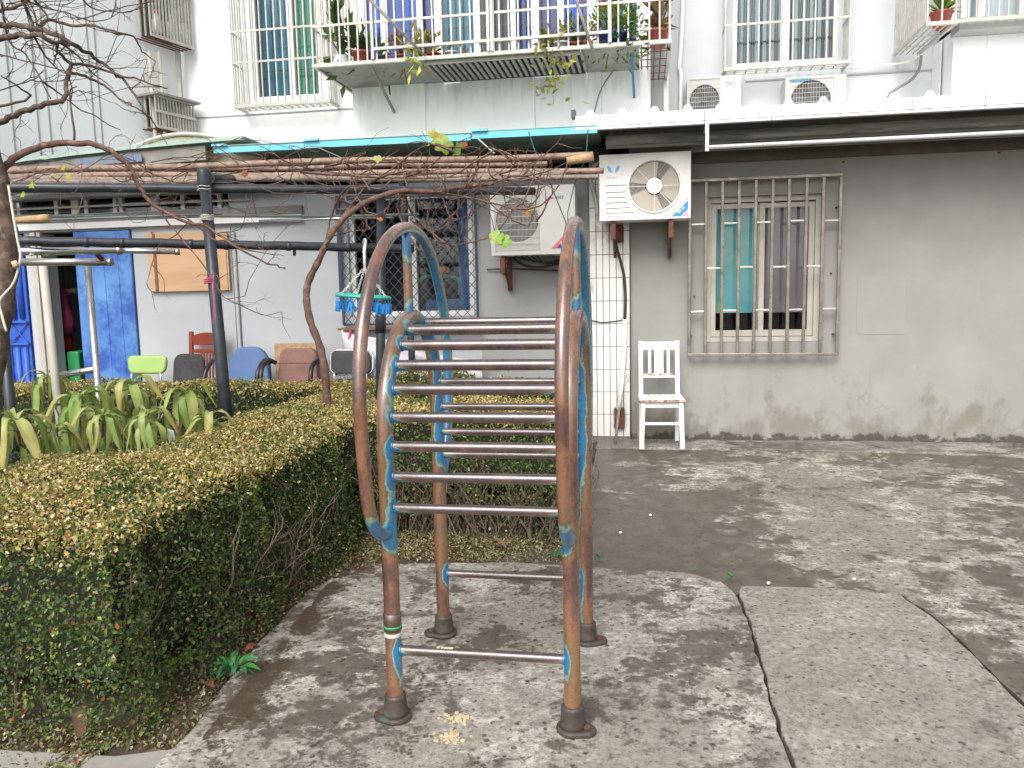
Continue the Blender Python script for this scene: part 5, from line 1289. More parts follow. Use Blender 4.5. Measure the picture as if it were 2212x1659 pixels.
hedge('clipped_hedge', 'near clipped box hedge with straw coloured top, running along the left of the concrete pad',
      [((-1.64, 2.30), (-1.64, 4.5), -.03, HZ, 1, 0, .12, .15), ((-3.2, 2.22), (-1.70, 2.22), -.03, HZ, 0, -1, .05, .06), ((-1.72, 2.22), (-1.64, 2.34), -.03, HZ, .7, -.7, .05, .12)],
      [(-2.85, -1.74, 2.24, 3.35, HZ), (-2.52, -1.74, 3.2, 5.9, HZ), (-2.70, -2.4, 3.2, 3.6, HZ-.02)], .0165, ((-2.2, 3.4, 0), (0, 0, 0, 0)),
      {'cores': [(-2.75, -1.86, 2.42, 3.3, .10, HZ-.05), (-2.44, -1.86, 3.3, 5.8, .0, HZ-.05)], 'at': [(-1.86, -1.74, 2.4, 4.5, 46, .46), (-2.8, -1.8, 2.30, 2.45, 16, .42), (-1.86, -1.72, 3.1, 3.8, 16, .36)]}, 13000)
hedge('clipped_hedge', 'cross hedge behind the climbing frame with bare twiggy base',
      [((-1.72, 4.50), (-.42, 4.50), -.03, .72, 0, -1, .42, .05), ((-.40, 4.55), (-.40, 5.35), -.03, .74, 1, 0, .25, .05)],
      [(-1.76, -.42, 4.52, 5.45, .725)], .020, ((-1.1, 4.95, 0), (0, 0, 0, 0)),
      {'cores': [(-1.9, -.52, 4.66, 5.35, .26, .67), (-1.9, -.6, 4.95, 5.3, -.03, .3)], 'at': [(-1.7, -.5, 4.5, 4.9, 170, .42), (-.55, -.48, 4.6, 5.3, 14, .3)]}, 8500)
hedge('clipped_hedge', 'far low hedge in front of the row of old chairs, with a rounded shrub',
      [((-6.6, 6.05), (-.65, 6.05), -.03, .70, 0, -1, .15, .04), ((-.62, 6.05), (-.62, 6.6), -.03, .70, 1, 0, .15, .04)],
      [(-6.6, -.65, 6.07, 6.65, .70)], .024, ((-3.4, 6.3, 0), (0, 0, 0, 0)),
      {'cores': [(-6.5, -.75, 6.16, 6.6, .0, .64)], 'at': [(-6.2, -.8, 6.03, 6.15, 90, .45)]}, 4600,
      mound=[(X_(905, 800, 6.0), 6.0, .70, .22, .20), (X_(975, 810, 6.1), 6.1, .66, .28, .18)])
# ---- leaf litter on the bed
n = 15000
x = np.where(RNG.random(n) < .55, -1.72+.5*RNG.random(n)-.15, -2.9+2.5*RNG.random(n)); y = np.where(x > -1.75, 2.2+2.4*RNG.random(n), 1.95+.35*RNG.random(n))
k = RNG.random(n) < .35; x[k] = -1.7+1.3*RNG.random(k.sum()); y[k] = 4.1+.5*RNG.random(k.sum())
P = np.stack([x, y, -.022+.012*RNG.random(n)], 1)
LC = np.array([(.30, .27, .13), (.22, .23, .08), (.36, .32, .18), (.14, .09, .05), (.10, .13, .04), (.42, .38, .24), (.26, .10, .05)])
o = leaves('leaf_litter', P, rdir(n), rdir(n, 2.5), .018*(.6+.9*RNG.random(n)), .010*(.6+.9*RNG.random(n)), LC[RNG.choice(7, n, p=[.2, .17, .16, .2, .12, .1, .05])]*(.7+.5*RNG.random((n, 1))))
o['label'] = 'pale dry clippings and leaf litter scattered over the bed'; o['category'] = 'leaf litter'
# ---- bigger fallen leaves
def bigleaf(L, Wd, curl=.25, droop=0, n=6, notch=0):
    vs = []; 
    for i in range(n+1):
        t = i/n; w_ = Wd*math.sin(math.pi*min(1, t*.93+.05))**.8*.5*(1-.25*t)
        x = L*t; z = curl*L*math.sin(math.pi*t)*.4-droop*L*t*t
        if i == n: w_ = .0008
        vs += [(x, -w_, z+w_*.35), (x, 0, z), (x, w_, z+w_*.35)]
    fs = []
    for i in range(n): a = 3*i; fs += [(a, a+3, a+4, a+1), (a+1, a+4, a+5, a+2)]
    return vs, fs
def colmesh(name, vs, fs, col, mat='bigleaf', var=.15):
    me = bpy.data.meshes.new(name); me.from_pydata(vs, [], fs); a = me.color_attributes.new('Col', 'FLOAT_COLOR', 'POINT')
    for i in range(len(vs)):
        k = 1+random.uniform(-var, var); a.data[i].color = (col[0]*k, col[1]*k, col[2]*k, 1)
    me.polygons.foreach_set('use_smooth', [True]*len(fs)); me.materials.append(M[mat]); return me
for (px, py, L, col, lab, zz) in (
        (445, 1484, .085, (.20, .075, .045), 'curled red-brown leaf beside the green weed at the pad edge', -.01),
        (172, 1600, .11, (.24, .15, .10), 'large upright tan leaf on the kerb at the bottom left', .0),
        (560, 1400, .08, (.30, .09, .06), 'reddish leaf lying against the pad edge above the weed', -.01),
        (1092, 1188, .12, (.26, .16, .11), 'big pale brown leaf under the cross hedge', -.01),
        (650, 1262, .09, (.30, .15, .08), 'long ochre leaf on the litter near the pad corner', -.01),
        (980, 1190, .08, (.20, .08, .05), 'dark brown leaf between the ladder rear leg and the cross hedge', -.01),
        (60, 1535, .09, (.36, .13, .05), 'orange-brown leaf at the foot of the hedge near the left edge', -.01),
        (790, 1210, .07, (.16, .07, .05), 'small dark leaf at the rear left of the pad', -.01),
        (745, 1165, .09, (.13, .06, .045), 'dark shrivelled leaf under the hedge corner', .0)):
    p = gr(px, py, zz); vs, fs = bigleaf(L, L*.5, .4)
    o = link('fallen_leaf', colmesh('fallen_leaf', vs, fs, col), None, p+Vector((0, 0, .012)), rot=(random.uniform(-.3, .3), random.uniform(-.25, .1), random.uniform(0, 6.2)))
    if px == 172: o.rotation_euler = (.3, -.9, 2.4)
    tag(o, lab, 'leaf', 'large fallen leaves')
o = link('fallen_leaf', colmesh('fallen_leaf', *bigleaf(.17, .07, .1), (.42, .10, .025)), None, gr(300, 1385, .0)+Vector((-.02, -.06, .12)), rot=(1.2, -1.1, .4)); tag(o, 'rust orange leaf caught upright in the near hedge', 'leaf', 'large fallen leaves')
o = link('yellow_leaf', colmesh('yellow_leaf', *bigleaf(.06, .045, .3), (.30, .42, .04)), None, gr(1900, 986, 0), rot=(0, 0, 1)); tag(o, 'small yellow-green leaf alone on the yard by the wall', 'leaf')
# ---- weeds
def weed(px, py, lab, r=.07, n=14, col=(.06, .22, .07), L=.07):
    p = gr(px, py, -.01); t = thing('weed', lab, 'weed', tuple(p))
    for i in range(n):
        a = 2*math.pi*i/n+random.uniform(-.3, .3); l = L*random.uniform(.6, 1.2); vs, fs = bigleaf(l, l*.36, .5, .25)
        link('leaf', colmesh('leaf', vs, fs, tuple(c_*random.uniform(.75, 1.25) for c_ in col)), t, p+Vector((math.cos(a)*r*.15, math.sin(a)*r*.15, .01+.03*random.random())), rot=(random.uniform(-.3, .3), -random.uniform(.1, .8), a))
weed(505, 1458, 'fresh green weed growing at the left edge of the pad', .22, 34, L=.075)
weed(1205, 1210, 'tiny green weed at the back edge of the pad by the rear rung', .04, 9, L=.05)
weed(1293, 1216, 'tiny green weed right of the rear right leg', .03, 8, L=.04)
weed(1500, 1240, 'small moss green sprig at the back corner of the pad', .03, 6, L=.03)
weed(1578, 1258, 'flat green sprig in the joint between pad and aggregate slab', .04, 10, L=.035)
weed(372, 1455, 'yellow-green shoots at the foot of the near hedge', .05, 8, (.28, .34, .03), .07)
weed(410, 1440, 'second clump of lime shoots close to the green weed', .05, 6, (.26, .36, .04), .06)
weed(1288, 935, 'green leafy sprig beside the tiled pillar foot', .06, 14, (.05, .20, .09), .11)
# ---- crumbs
def crumbs(c, n, r, z, lab, parent=None):
    m = MB()
    for _ in range(n):
        a, rr = random.uniform(0, 6.28), r*abs(random.gauss(0, .5)); s_ = random.uniform(.002, .006)
        x, y = c[0]+rr*math.cos(a)*1.3, c[1]+rr*math.sin(a)
        m.beam((x-s_, y, z+s_*.4), (x+s_, y+random.uniform(-s_, s_), z+s_*.5), s_*1.5, s_*.9)
    o = m.build('bread_crumbs', 'crumb', kind='stuff'); o['label'] = lab; o['category'] = 'crumbs'; return o
p = gr(975, 1590, 0); crumbs((p.x-.0, p.y-.01), 90, .045, 0, 'heap of yellow crumbs on the pad between the two near feet')
p = gr(990, 1552, 0); crumbs((p.x, p.y), 60, .04, 0, 'second patch of yellow crumbs a little further back')
m = MB()
for px, py in ((955, 1393), (962, 1392), (968, 1391), (975, 1391), (946, 1389), (972, 1395)):
    p = at(px, py, 2.46); m.beam((p.x-.005, 2.462, .264), (p.x+.005, 2.464, .265), .007, .004)
tag(m.build('rung_crumbs', 'crumb'), 'yellow crumbs resting on the lowest near rung', 'crumbs')
m = MB()
for px, py in ((1660, 1259), (1845, 1250), (1405, 1112), (1340, 1150)):
    p = gr(px, py, 0); m.lathe([(.003, -.008), (.010, -.003), (.008, .004), (.002, .007)], (p.x, p.y, 0), 8)
tag(m.build('pebble', 'pvc'), 'few small white pebbles scattered on the damp yard', 'pebble')

# ================================================================== DROOPING GARDEN PLANTS
def droopleaf(L, Wd, col):
    n = 9; vs = []; a = random.uniform(-.1, .8); x = z = 0; seg = L/n
    for i in range(n+1):
        t = i/n; w_ = Wd*.56*(math.sin(math.pi*min(1, (t*.97+.05)**1.15))**.85); 
        if i == n: w_ = .001
        wob = .009*math.sin(i*2.3+L*90)
        vs += [(x, -w_, z+w_*.45+wob), (x, wob*.4, z), (x, w_, z+w_*.45-wob)]
        x += seg*math.cos(a); z += seg*math.sin(a); a -= (.52-.2*t) if a > -1.42 else -.02
    fs = []
    for i in range(n): b = 3*i; fs += [(b, b+3, b+4, b+1), (b+1, b+4, b+5, b+2)]
    return vs, fs
def colgrad(name, vs, fs, c0, c1):
    me = bpy.data.meshes.new(name); me.from_pydata(vs, [], fs); a = me.color_attributes.new('Col', 'FLOAT_COLOR', 'POINT'); n = len(vs)
    for i in range(n):
        t = i/n; k = 1+random.uniform(-.18, .14); mid = 1.3 if i % 3 == 1 else .95
        a.data[i].color = tuple(lerp(c0[j], c1[j], t)*k*mid for j in range(3))+(1,)
    me.polygons.foreach_set('use_smooth', [True]*len(fs)); me.materials.append(M['bigleaf']); return me
LEAFV = []
for i in range(14):
    c0 = random.choice([(.22, .34, .09), (.28, .38, .13), (.17, .28, .07), (.34, .42, .16)]); c1 = random.choice([(.36, .40, .13), (.42, .40, .14), (.25, .33, .09), (.40, .30, .10)])
    LEAFV.append(colgrad('drooping_leaf', *droopleaf(random.uniform(.34, .46), random.uniform(.042, .058), c0), c0, c1))
GPL = [(100, 820, 5.2, .85, 'back left, beside the pale door post'), (170, 866, 4.6, 1.1, 'tall one nearest below the steel rail end'), (285, 840, 4.9, 1.05, 'centre of the bed in front of the far hedge'),
       (318, 905, 4.1, .80, 'low one before the centre plant'), (405, 862, 4.6, .9, 'left of the black pergola post'), (452, 912, 4.1, .75, 'at the near hedge edge, tips reaching the hedge top'),
       (35, 918, 3.9, 1.0, 'at the left picture edge'), (222, 905, 4.4, .85, 'dense one behind the near hedge'), (120, 935, 4.1, .75, 'between the two leftmost tall ones')]
for px, py, Y, s_, w_ in GPL:
    p = at(px, py-12, Y); t = thing('drooping_plant', 'drooping yellow-green leaved plant, '+w_, 'plant', (p.x, p.y, -.03), 'drooping leaved plants in the garden bed')
    MB().tube(smooth([(p.x+random.uniform(-.05, .05), p.y, -.05), (p.x+random.uniform(-.03, .03), p.y, p.z*.5), (p.x, p.y, p.z-.02)], 4), .007, 6).build('stem', 'hedge_twig', t)
    n = 15
    for i in range(n):
        a = 2*math.pi*i/n*1.0+random.uniform(-.25, .25); k = random.uniform(.75, 1.1)*s_
        link('leaf', random.choice(LEAFV), t, p+Vector((0, 0, -.012-.03*(i % 3))), rot=(random.uniform(-.2, .2), random.uniform(-.35, .15)-(.5 if i % 5 == 0 else 0), a), scale=(k, k, k))
    for i in range(11):
        a = random.uniform(0, 6.28); k = random.uniform(.5, .9)*s_
        link('leaf', random.choice(LEAFV), t, p+Vector((0, 0, -.08-.035*i)), rot=(0, random.uniform(-.1, .4), a), scale=(k, k, k))
# low leafy undergrowth
n = 2600; x = -4.6+2.2*RNG.random(n); y = 3.4+1.9*RNG.random(n); k = (x+2.5) < (y-5.2)*.1-.35; x, y = x[k], y[k]; n = len(x)
P = np.stack([x, y, .05+.50*RNG.random(n)**1.3], 1)
o = leaves('undergrowth', P, rdir(n), rdir(n, 1), .05*(.6+.9*RNG.random(n)), .026*(.6+.9*RNG.random(n)), pick(GRN, GP, n)*1.4)
o['label'] = 'low green undergrowth filling the planting bed between the hedges'; o['category'] = 'undergrowth'
p = at(382, 930, 4.3); tag(MB().lathe([(.006, 0), (.014, .01), (.012, .03), (.003, .04)], p, 8).build('pink_flower', 'ribbon'), 'single small magenta flower among the drooping plants', 'flower')
m = MB(); m.add([at(362, 925, 4.2), at(375, 930, 4.2), at(380, 955, 4.2), at(366, 960, 4.22)], [(0, 1, 2, 3)]); o = m.build('paper_scrap', 'pvc'); o.modifiers.new('s', 'SOLIDIFY').thickness = .002; tag(o, 'scrap of white paper caught among the drooping plants', 'paper')

# ================================================================== PERGOLA, POLES
pg = thing('pipe_pergola', 'black painted pipe pergola carrying the vine and bamboo poles', 'pergola', tuple(dp(487, 897, 5.3).xy)+(0,))
A, B = dp(-60, 404, 5.05), dp(1155, 413, 6.15)
def along(px): 
    # point on the beam line seen at column px
    best = min((abs(CX_proj(A+(B-A)*t)-px), t) for t in np.linspace(0, 1, 200)); return A+(B-A)*best[1]
def proj(p):
    v = Vector(p)-O; x, y, z = v.dot(_r), v.dot(_f), v.dot(_u); return CX+x/y*FP, CY-z/y*FP
def CX_proj(p): return proj(p)[0]
MB().tube([A+(B-A)*(i/30)+Vector((0, 0, random.uniform(-.002, .002))) for i in range(31)], .031, 14).build('top_beam', 'black_pipe', pg)
pA, pB = dp(441, 383, 5.3), dp(487, 897, 5.3)
bot = pA+(pB-pA)*1.0; d = (pB-pA)/(pA.z-pB.z); bot = pB+d*(pB.z+.05)
MB().tube([bot, lerp(bot, pA, .5)+Vector((.004, 0, 0)), pA], [.042, .040, .036], 14).build('post', 'black_pipe', pg)
MB().lathe([(.044, 0), (.046, .01), (.046, .09), (.040, .11), (.02, .125)], pA+Vector((0, 0, -.06)), 16).build('elbow', 'black_pipe', pg)
q = dp(500, 386, 6.3); MB().tube([pA+Vector((0, 0, 0)), lerp(pA, q, .15)], .040, 14).build('elbow_arm', 'black_pipe', pg)
MB().tube([pA, q], .034, 12).build('cross_beam', 'black_pipe', pg)
pA2, pB2 = dp(823, 405, 5.9), dp(822, 830, 5.9); d = (pB2-pA2)/(pA2.z-pB2.z); bot2 = pB2+d*(pB2.z+.05)
MB().tube([bot2, pA2], .035, 14).build('post', 'black_pipe', pg)
MB().tube([dp(822, 650, 5.9), dp(822, 720, 5.9)], .040, 14).build('post_sleeve', 'black_pipe', pg)
pA3, pB3 = dp(868, 375, 6.8), dp(893, 830, 6.8); MB().tube([pA3, pB3+(pB3-pA3)*.55], .030, 12).build('post', 'black_pipe', pg)
MB().tube([dp(862, 380, 6.5), dp(895, 378, 6.9)], .045, 12).build('elbow', 'iron_blue', pg)
a, b = dp(25, 520, 5.0), dp(893, 537, 5.95)
pts = [lerp(a, b, i/24)+Vector((0, 0, random.uniform(-.004, .004))) for i in range(25)]
MB().tube(pts, .031, 12).build('lower_rail', 'black_pipe', pg)
for px in (135, 205, 345, 420, 560, 700):
    t = px/868; p = lerp(a, b, t); MB().tube([p, p+(b-a).normalized()*.03], .034, 12).build('joint_band', 'black_pipe', pg)
MB().tube([dp(636, 536, 5.65), dp(636, 552, 5.65)], .012, 8).build('stub', 'black_pipe', pg)
pA4, pB4 = dp(2, 640, 5.4), dp(24, 900, 5.4); MB().tube([pA4, pB4+(pB4-pA4)*1.0], .034, 12).build('post', 'black_pipe', pg)
# thin clothes poles
pipe('clothes_pole', 'thin grey-green steel pole strung below the black top beam', [at(10, 467, 6.4), at(760, 467, 6.4), at(905, 463, 6.4)], .0125, 'iron_green', 'pole', 10)
pipe('clothes_pole', 'second thin pale green pole just under the first one', [at(560, 478, 6.6), at(850, 468, 6.6)], .012, 'chrome', 'pole', 10)
pipe('clothes_pole', 'short thin pale pole ending above the drying rack', [at(60, 476, 5.8), at(480, 462, 6.2)], .009, 'iron_green', 'pole', 8)
# string wraps
def wrap(p, r, n, pitch, mat, lab, name='string_tie'):
    pts = [p+Vector((r*math.cos(a), r*math.sin(a), pitch*a/6.28+.004*math.sin(3*a))) for a in np.linspace(0, 6.28*n, 16*n)]
    tag(MB().tube(pts, .003, 5).build(name, mat), lab, 'string')
wrap(dp(448, 478, 5.3), .044, 4, .010, 'string', 'pale string wound round the black post below the thin poles')
wrap(dp(441, 415, 5.3), .043, 2, .02, 'string', 'pale string tied under the pergola elbow')
wrap(dp(456, 614, 5.3), .044, 3, .012, 'ribbon', 'pink ribbon tied round the leaning black post')
tag(MB().tube([dp(458, 612, 5.22), dp(452, 600, 5.2), dp(462, 590, 5.2), dp(460, 625, 5.2), dp(463, 650, 5.2), dp(461, 700, 5.21)], .004, 5).build('ribbon_tail', 'ribbon'), 'loose pink ribbon end fluttering down the leaning black post', 'ribbon')
# bamboo poles
BP = [((-40, 372, 6.3), (1280, 335, 6.3), .028, 'uppermost'), ((-40, 381, 6.2), (1304, 366, 6.2), .026, 'second from the top, its tip crossing the white conditioner'), ((-40, 388, 6.1), (1222, 377, 6.1), .029, 'grey-brown, thickest of the bundle'),
      ((-40, 396, 6.0), (1290, 384, 6.05), .022, 'lowest, lying right above the black beam'), ((200, 366, 6.5), (1180, 352, 6.5), .020, 'thin orange-brown, rearmost'), ((-40, 366, 6.6), (760, 362, 6.5), .022, 'short, left half only')]
for (a, b, r, lab) in BP:
    pa, pb = at(*a), at(*b); n = int((pb-pa).length/.09); pts = []; rs = []
    sag = random.uniform(-.02, .02)
    for i in range(n+1):
        t = i/n; p = lerp(pa, pb, t)+Vector((0, .01*math.sin(t*7+r*300), sag*math.sin(math.pi*t)+.008*math.sin(t*13+r*900)))
        rr = r*lerp(1.08, .85, t)
        if i % 3 == 0: pts += [p-(pb-pa).normalized()*.008, p, p+(pb-pa).normalized()*.008]; rs += [rr*.97, rr*1.16, rr*.97]
        else: pts.append(p); rs.append(rr)
    o = MB().tube(pts, rs, 10).build('bamboo_pole', 'bamboo_grey' if r in (.029, .022) else 'bamboo'); tag(o, 'bamboo pole on the pergola, '+lab, 'bamboo pole', 'bamboo poles on the pergola')
p, q = at(1225, 348, 6.3), at(1282, 338, 6.3); tag(MB().tube([p, q], [.032, .036], 10).build('pole_wrap', 'rope_tan'), 'frayed tan wrapping on the end of the uppermost bamboo pole', 'wrapping')
p, q = dp(5, 478, 4.0), dp(108, 471, 4.0); tag(MB().tube([p, lerp(p, q, .4), lerp(p, q, .9), q], [.012, .017, .021, .018], 10).build('wrapped_stick', 'rope_tan'), 'short stick wrapped in tan rope pointing right from the tree trunk', 'stick')
# stainless drying rack at the left
rk = thing('steel_rack', 'stainless steel drying rack with two stacked poles in front of the blue doors', 'drying rack', tuple(dp(212, 830, 5.60).xy)+(0,))
MB().tube([dp(30, 543, 5.00), dp(120, 543, 5.15), dp(245, 540, 5.40), dp(258, 541, 5.42)], 0.0256, 12).build('upper_pole', 'chrome', rk)
MB().tube([dp(255, 541, 5.42), dp(388, 544, 5.60)], 0.0195, 12).build('upper_pole_extension', 'chrome', rk)
MB().tube([dp(250, 541, 5.41), dp(262, 541, 5.43)], 0.0293, 12).build('joint_collar', 'steel', rk); MB().tube([dp(378, 544, 5.59), dp(389, 544, 5.60)], 0.0232, 12).build('end_cap', 'steel', rk)
MB().tube([dp(35, 566, 5.40), dp(240, 566, 5.50)], 0.0256, 12).build('lower_pole', 'steel', rk)
for px, py in ((35, 566), (238, 566)): MB().tube([dp(px-3, py, 5.4 if px < 100 else 5.5), dp(px+4, py, 5.4 if px < 100 else 5.5)], 0.0293, 14).build('end_cap', 'chrome', rk)
b_ = dp(212, 840, 5.60); t_ = dp(189, 570, 5.60)
MB().tube([b_+(b_-t_)*1.2, t_], 0.0238, 12).build('upright', 'steel', rk)
b_ = dp(118, 805, 5.80); t_ = dp(92, 570, 5.80); MB().tube([b_+(b_-t_)*1.2, t_], 0.0287, 12).build('upright', 'frame_beige', rk)
MB().tube([dp(134, 810, 5.75), dp(209, 797, 5.60)], 0.0232, 12).build('handrail', 'chrome', rk)
MB().beam(dp(58, 528, 5.05), dp(68, 552, 5.05), .02, .02).build('clamp', 'string', rk); MB().beam(dp(208, 548, 5.40), dp(222, 562, 5.45), .03, .02).build('clamp', 'rust_iron', rk)
# round peg hanger
hp = at(785, 640, 4.9)
hg = thing('peg_hanger', 'round mint green sock hanger with blue pegs on a white chain under the rail', 'clothes hanger', tuple(hp))
hr = 58/FP*hp.y*1.02
ring = lambda r, z, tilt=.09: [hp+Vector((r*math.cos(a), r*math.sin(a)*.9, z-tilt*r*math.cos(a))) for a in np.linspace(0, 2*math.pi, 33)]
MB().tube(ring(hr, 0), .011, 8, cap=False).build('ring', 'mint', hg); MB().tube(ring(hr*.62, .0), .007, 6, cap=False).build('inner_ring', 'mint', hg)
for k in range(6):
    a = k*math.pi/3; MB().beam(hp, hp+Vector((hr*math.cos(a), hr*.9*math.sin(a), -.09*hr*math.cos(a))), .014, .008).build('spoke', 'mint', hg)
top = at(788, 578, 4.9)
def chain(a, b, n):
    m = MB()
    for i in range(n):
        c_ = lerp(a, b, (i+.5)/n); d = (b-a).normalized(); s_ = d.orthogonal().normalized() if i % 2 else d.cross(d.orthogonal()).normalized()
        L_ = (b-a).length/n*.75
        m.tube([c_+d*L_*math.cos(q)+s_*L_*.5*math.sin(q) for q in np.linspace(0, 2*math.pi, 9)], .002, 4, cap=False)
    m.build('chain', 'pvc', hg)
for k in range(4):
    a = .6+k*math.pi/2; chain(top, hp+Vector((hr*.9*math.cos(a), hr*.8*math.sin(a), -.09*hr*.9*math.cos(a))), 12)
hk = [at(788, 578, 4.9), at(788, 545, 4.95), at(789, 530, 5.0), at(791, 522, 5.6), at(787, 519, 5.75), at(783, 524, 5.6), at(785, 545, 5.3)]
MB().tube([at(788, 580, 4.9), at(787, 540, 4.9), at(788, 530, 4.92)], .010, 8).build('hook', 'pvc', hg)
MB().tube(smooth([at(788, 532, 4.92), at(790, 522, 5.2), at(788, 517, 5.55), at(785, 524, 5.74), at(786, 545, 5.6)], 4), .009, 8).build('hook', 'pvc', hg)
pgm = MB(); pgm.beam((-.006, 0, 0), (-.012, 0, -.065), .012, .016); pgm.beam((.006, 0, 0), (.012, 0, -.065), .012, .016); pgm.beam((0, 0, .0), (0, 0, -.03), .018, .010); pgm.beam((0, 0, .03), (0, 0, -.0), .003, .003); pgm = pgm.mesh('peg', 'peg_blue')
for k in range(18):
    a = k*2*math.pi/18; r = hr if k % 3 else hr*.62
    link('peg', pgm, hg, hp+Vector((r*math.cos(a), r*.9*math.sin(a), -.09*r*math.cos(a)-.04)), rot=(random.uniform(-.25, .25), random.uniform(-.25, .25), random.uniform(0, 3)))
# white cloth under the mesh covered window
def cloth():
    m = MB(); n, k = 26, 12; vs = []
    top = [(738, 712), (760, 722), (800, 728), (850, 735), (920, 760), (980, 772), (1040, 780)]; bott = [(745, 800), (790, 812), (830, 815), (880, 812), (930, 812), (985, 808), (1042, 822)]
    def ip(tab, t): i = min(int(t*(len(tab)-1)), len(tab)-2); f = t*(len(tab)-1)-i; return lerp(Vector(tab[i]), Vector(tab[i+1]), f)
    for j in range(k+1):
        for i in range(n+1):
            t = i/n; s_ = j/k; a, b = ip(top, t), ip(bott, t); p = lerp(a, b, s_)
            Y = WY-.18-.10*s_+.035*math.sin(t*26+s_*5)+.02*math.sin(t*11-s_*9)
            vs.append(at(p.x, p.y, Y))
    m.add(vs, [(j*(n+1)+i, (j+1)*(n+1)+i, (j+1)*(n+1)+i+1, j*(n+1)+i+1) for j in range(k) for i in range(n)], True); return m
o = cloth().build('white_tarp', 'cloth_white'); o.modifiers.new('s', 'SOLIDIFY').thickness = .003; tag(o, 'crumpled white tarp hanging below the mesh covered window', 'tarp')
o = MB().tube([at(757, 712, WY-.2), at(754, 735, WY-.2), at(748, 765, WY-.2)], [.01, .016, .012], 6).build('pink_strip', 'ribbon'); tag(o, 'pink strip tied to the corner of the white tarp', 'ribbon')
# green strings
pipe('green_string', 'dark green string hanging from the blue roof edge down past the square grilled unit', [at(1142, 285, 6.7), at(1160, 340, 6.7), at(1190, 400, 6.9), at(1222, 480, 7.1), at(1230, 560, 7.1)], .005, 'string_green', 'string', 5)
pipe('green_string', 'second dark green string crossing in front of the square grilled unit', [at(1270, 280, 6.7), at(1266, 340, 6.7), at(1240, 400, 7.0), at(1226, 460, 7.12), at(1228, 520, 7.12)], .005, 'string_green', 'string', 5)
# things inside the doorway
def blob(name, c, sx, sy, sz, mat, lab, cat):
    m = MB(); prof = [(.15, 0), (.8, .12), (1, .35), (.9, .6), (.5, .85), (.12, 1)]
    n = 24; vs = [(c[0]+sx*r*math.cos(a)*(1+.10*math.sin(5*a+z*7))+.02*math.sin(z*9), c[1]+sy*r*math.sin(a), c[2]+sz*z) for r, z in prof for a in np.linspace(0, 2*math.pi, n+1)[:-1]]
    m.add(vs, [(i*n+j, i*n+(j+1) % n, (i+1)*n+(j+1) % n, (i+1)*n+j) for i in range(len(prof)-1) for j in range(n)], True); tag(m.build(name, mat), lab, cat)
DY = WY+.34
p = at(128, 730, DY); blob('hanging_bag', p+Vector((.05, 0, 0)), .15, .10, .60, 'bag_magenta', 'magenta bag hanging in the dark doorway', 'bag')
p = at(116, 772, DY); blob('hanging_bag', (p.x, DY+.1, p.z), .17, .1, .55, 'bag_red', 'red bag hanging below the magenta one in the dark doorway', 'bag')
p = at(165, 800, WY+.3); tag(MB().box(p.x-.03, p.x+.12, WY+.2, WY+.4, p.z-.6, p.z+.22).build('green_bin', 'bin_green', bevel=.02), 'bright green plastic bin just inside the dark doorway', 'bin')
pipe('leaning_pole', 'grey metal pole leaning inside the dark doorway', [at(128, 735, DY), at(150, 830, DY)], .03, 'pot_grey', 'pole')
pipe('shelf_bar', 'tan wooden bar across the inside of the dark doorway', [at(88, 634, DY+.2), at(165, 628, DY+.2)], .03, 'rope_tan', 'bar')

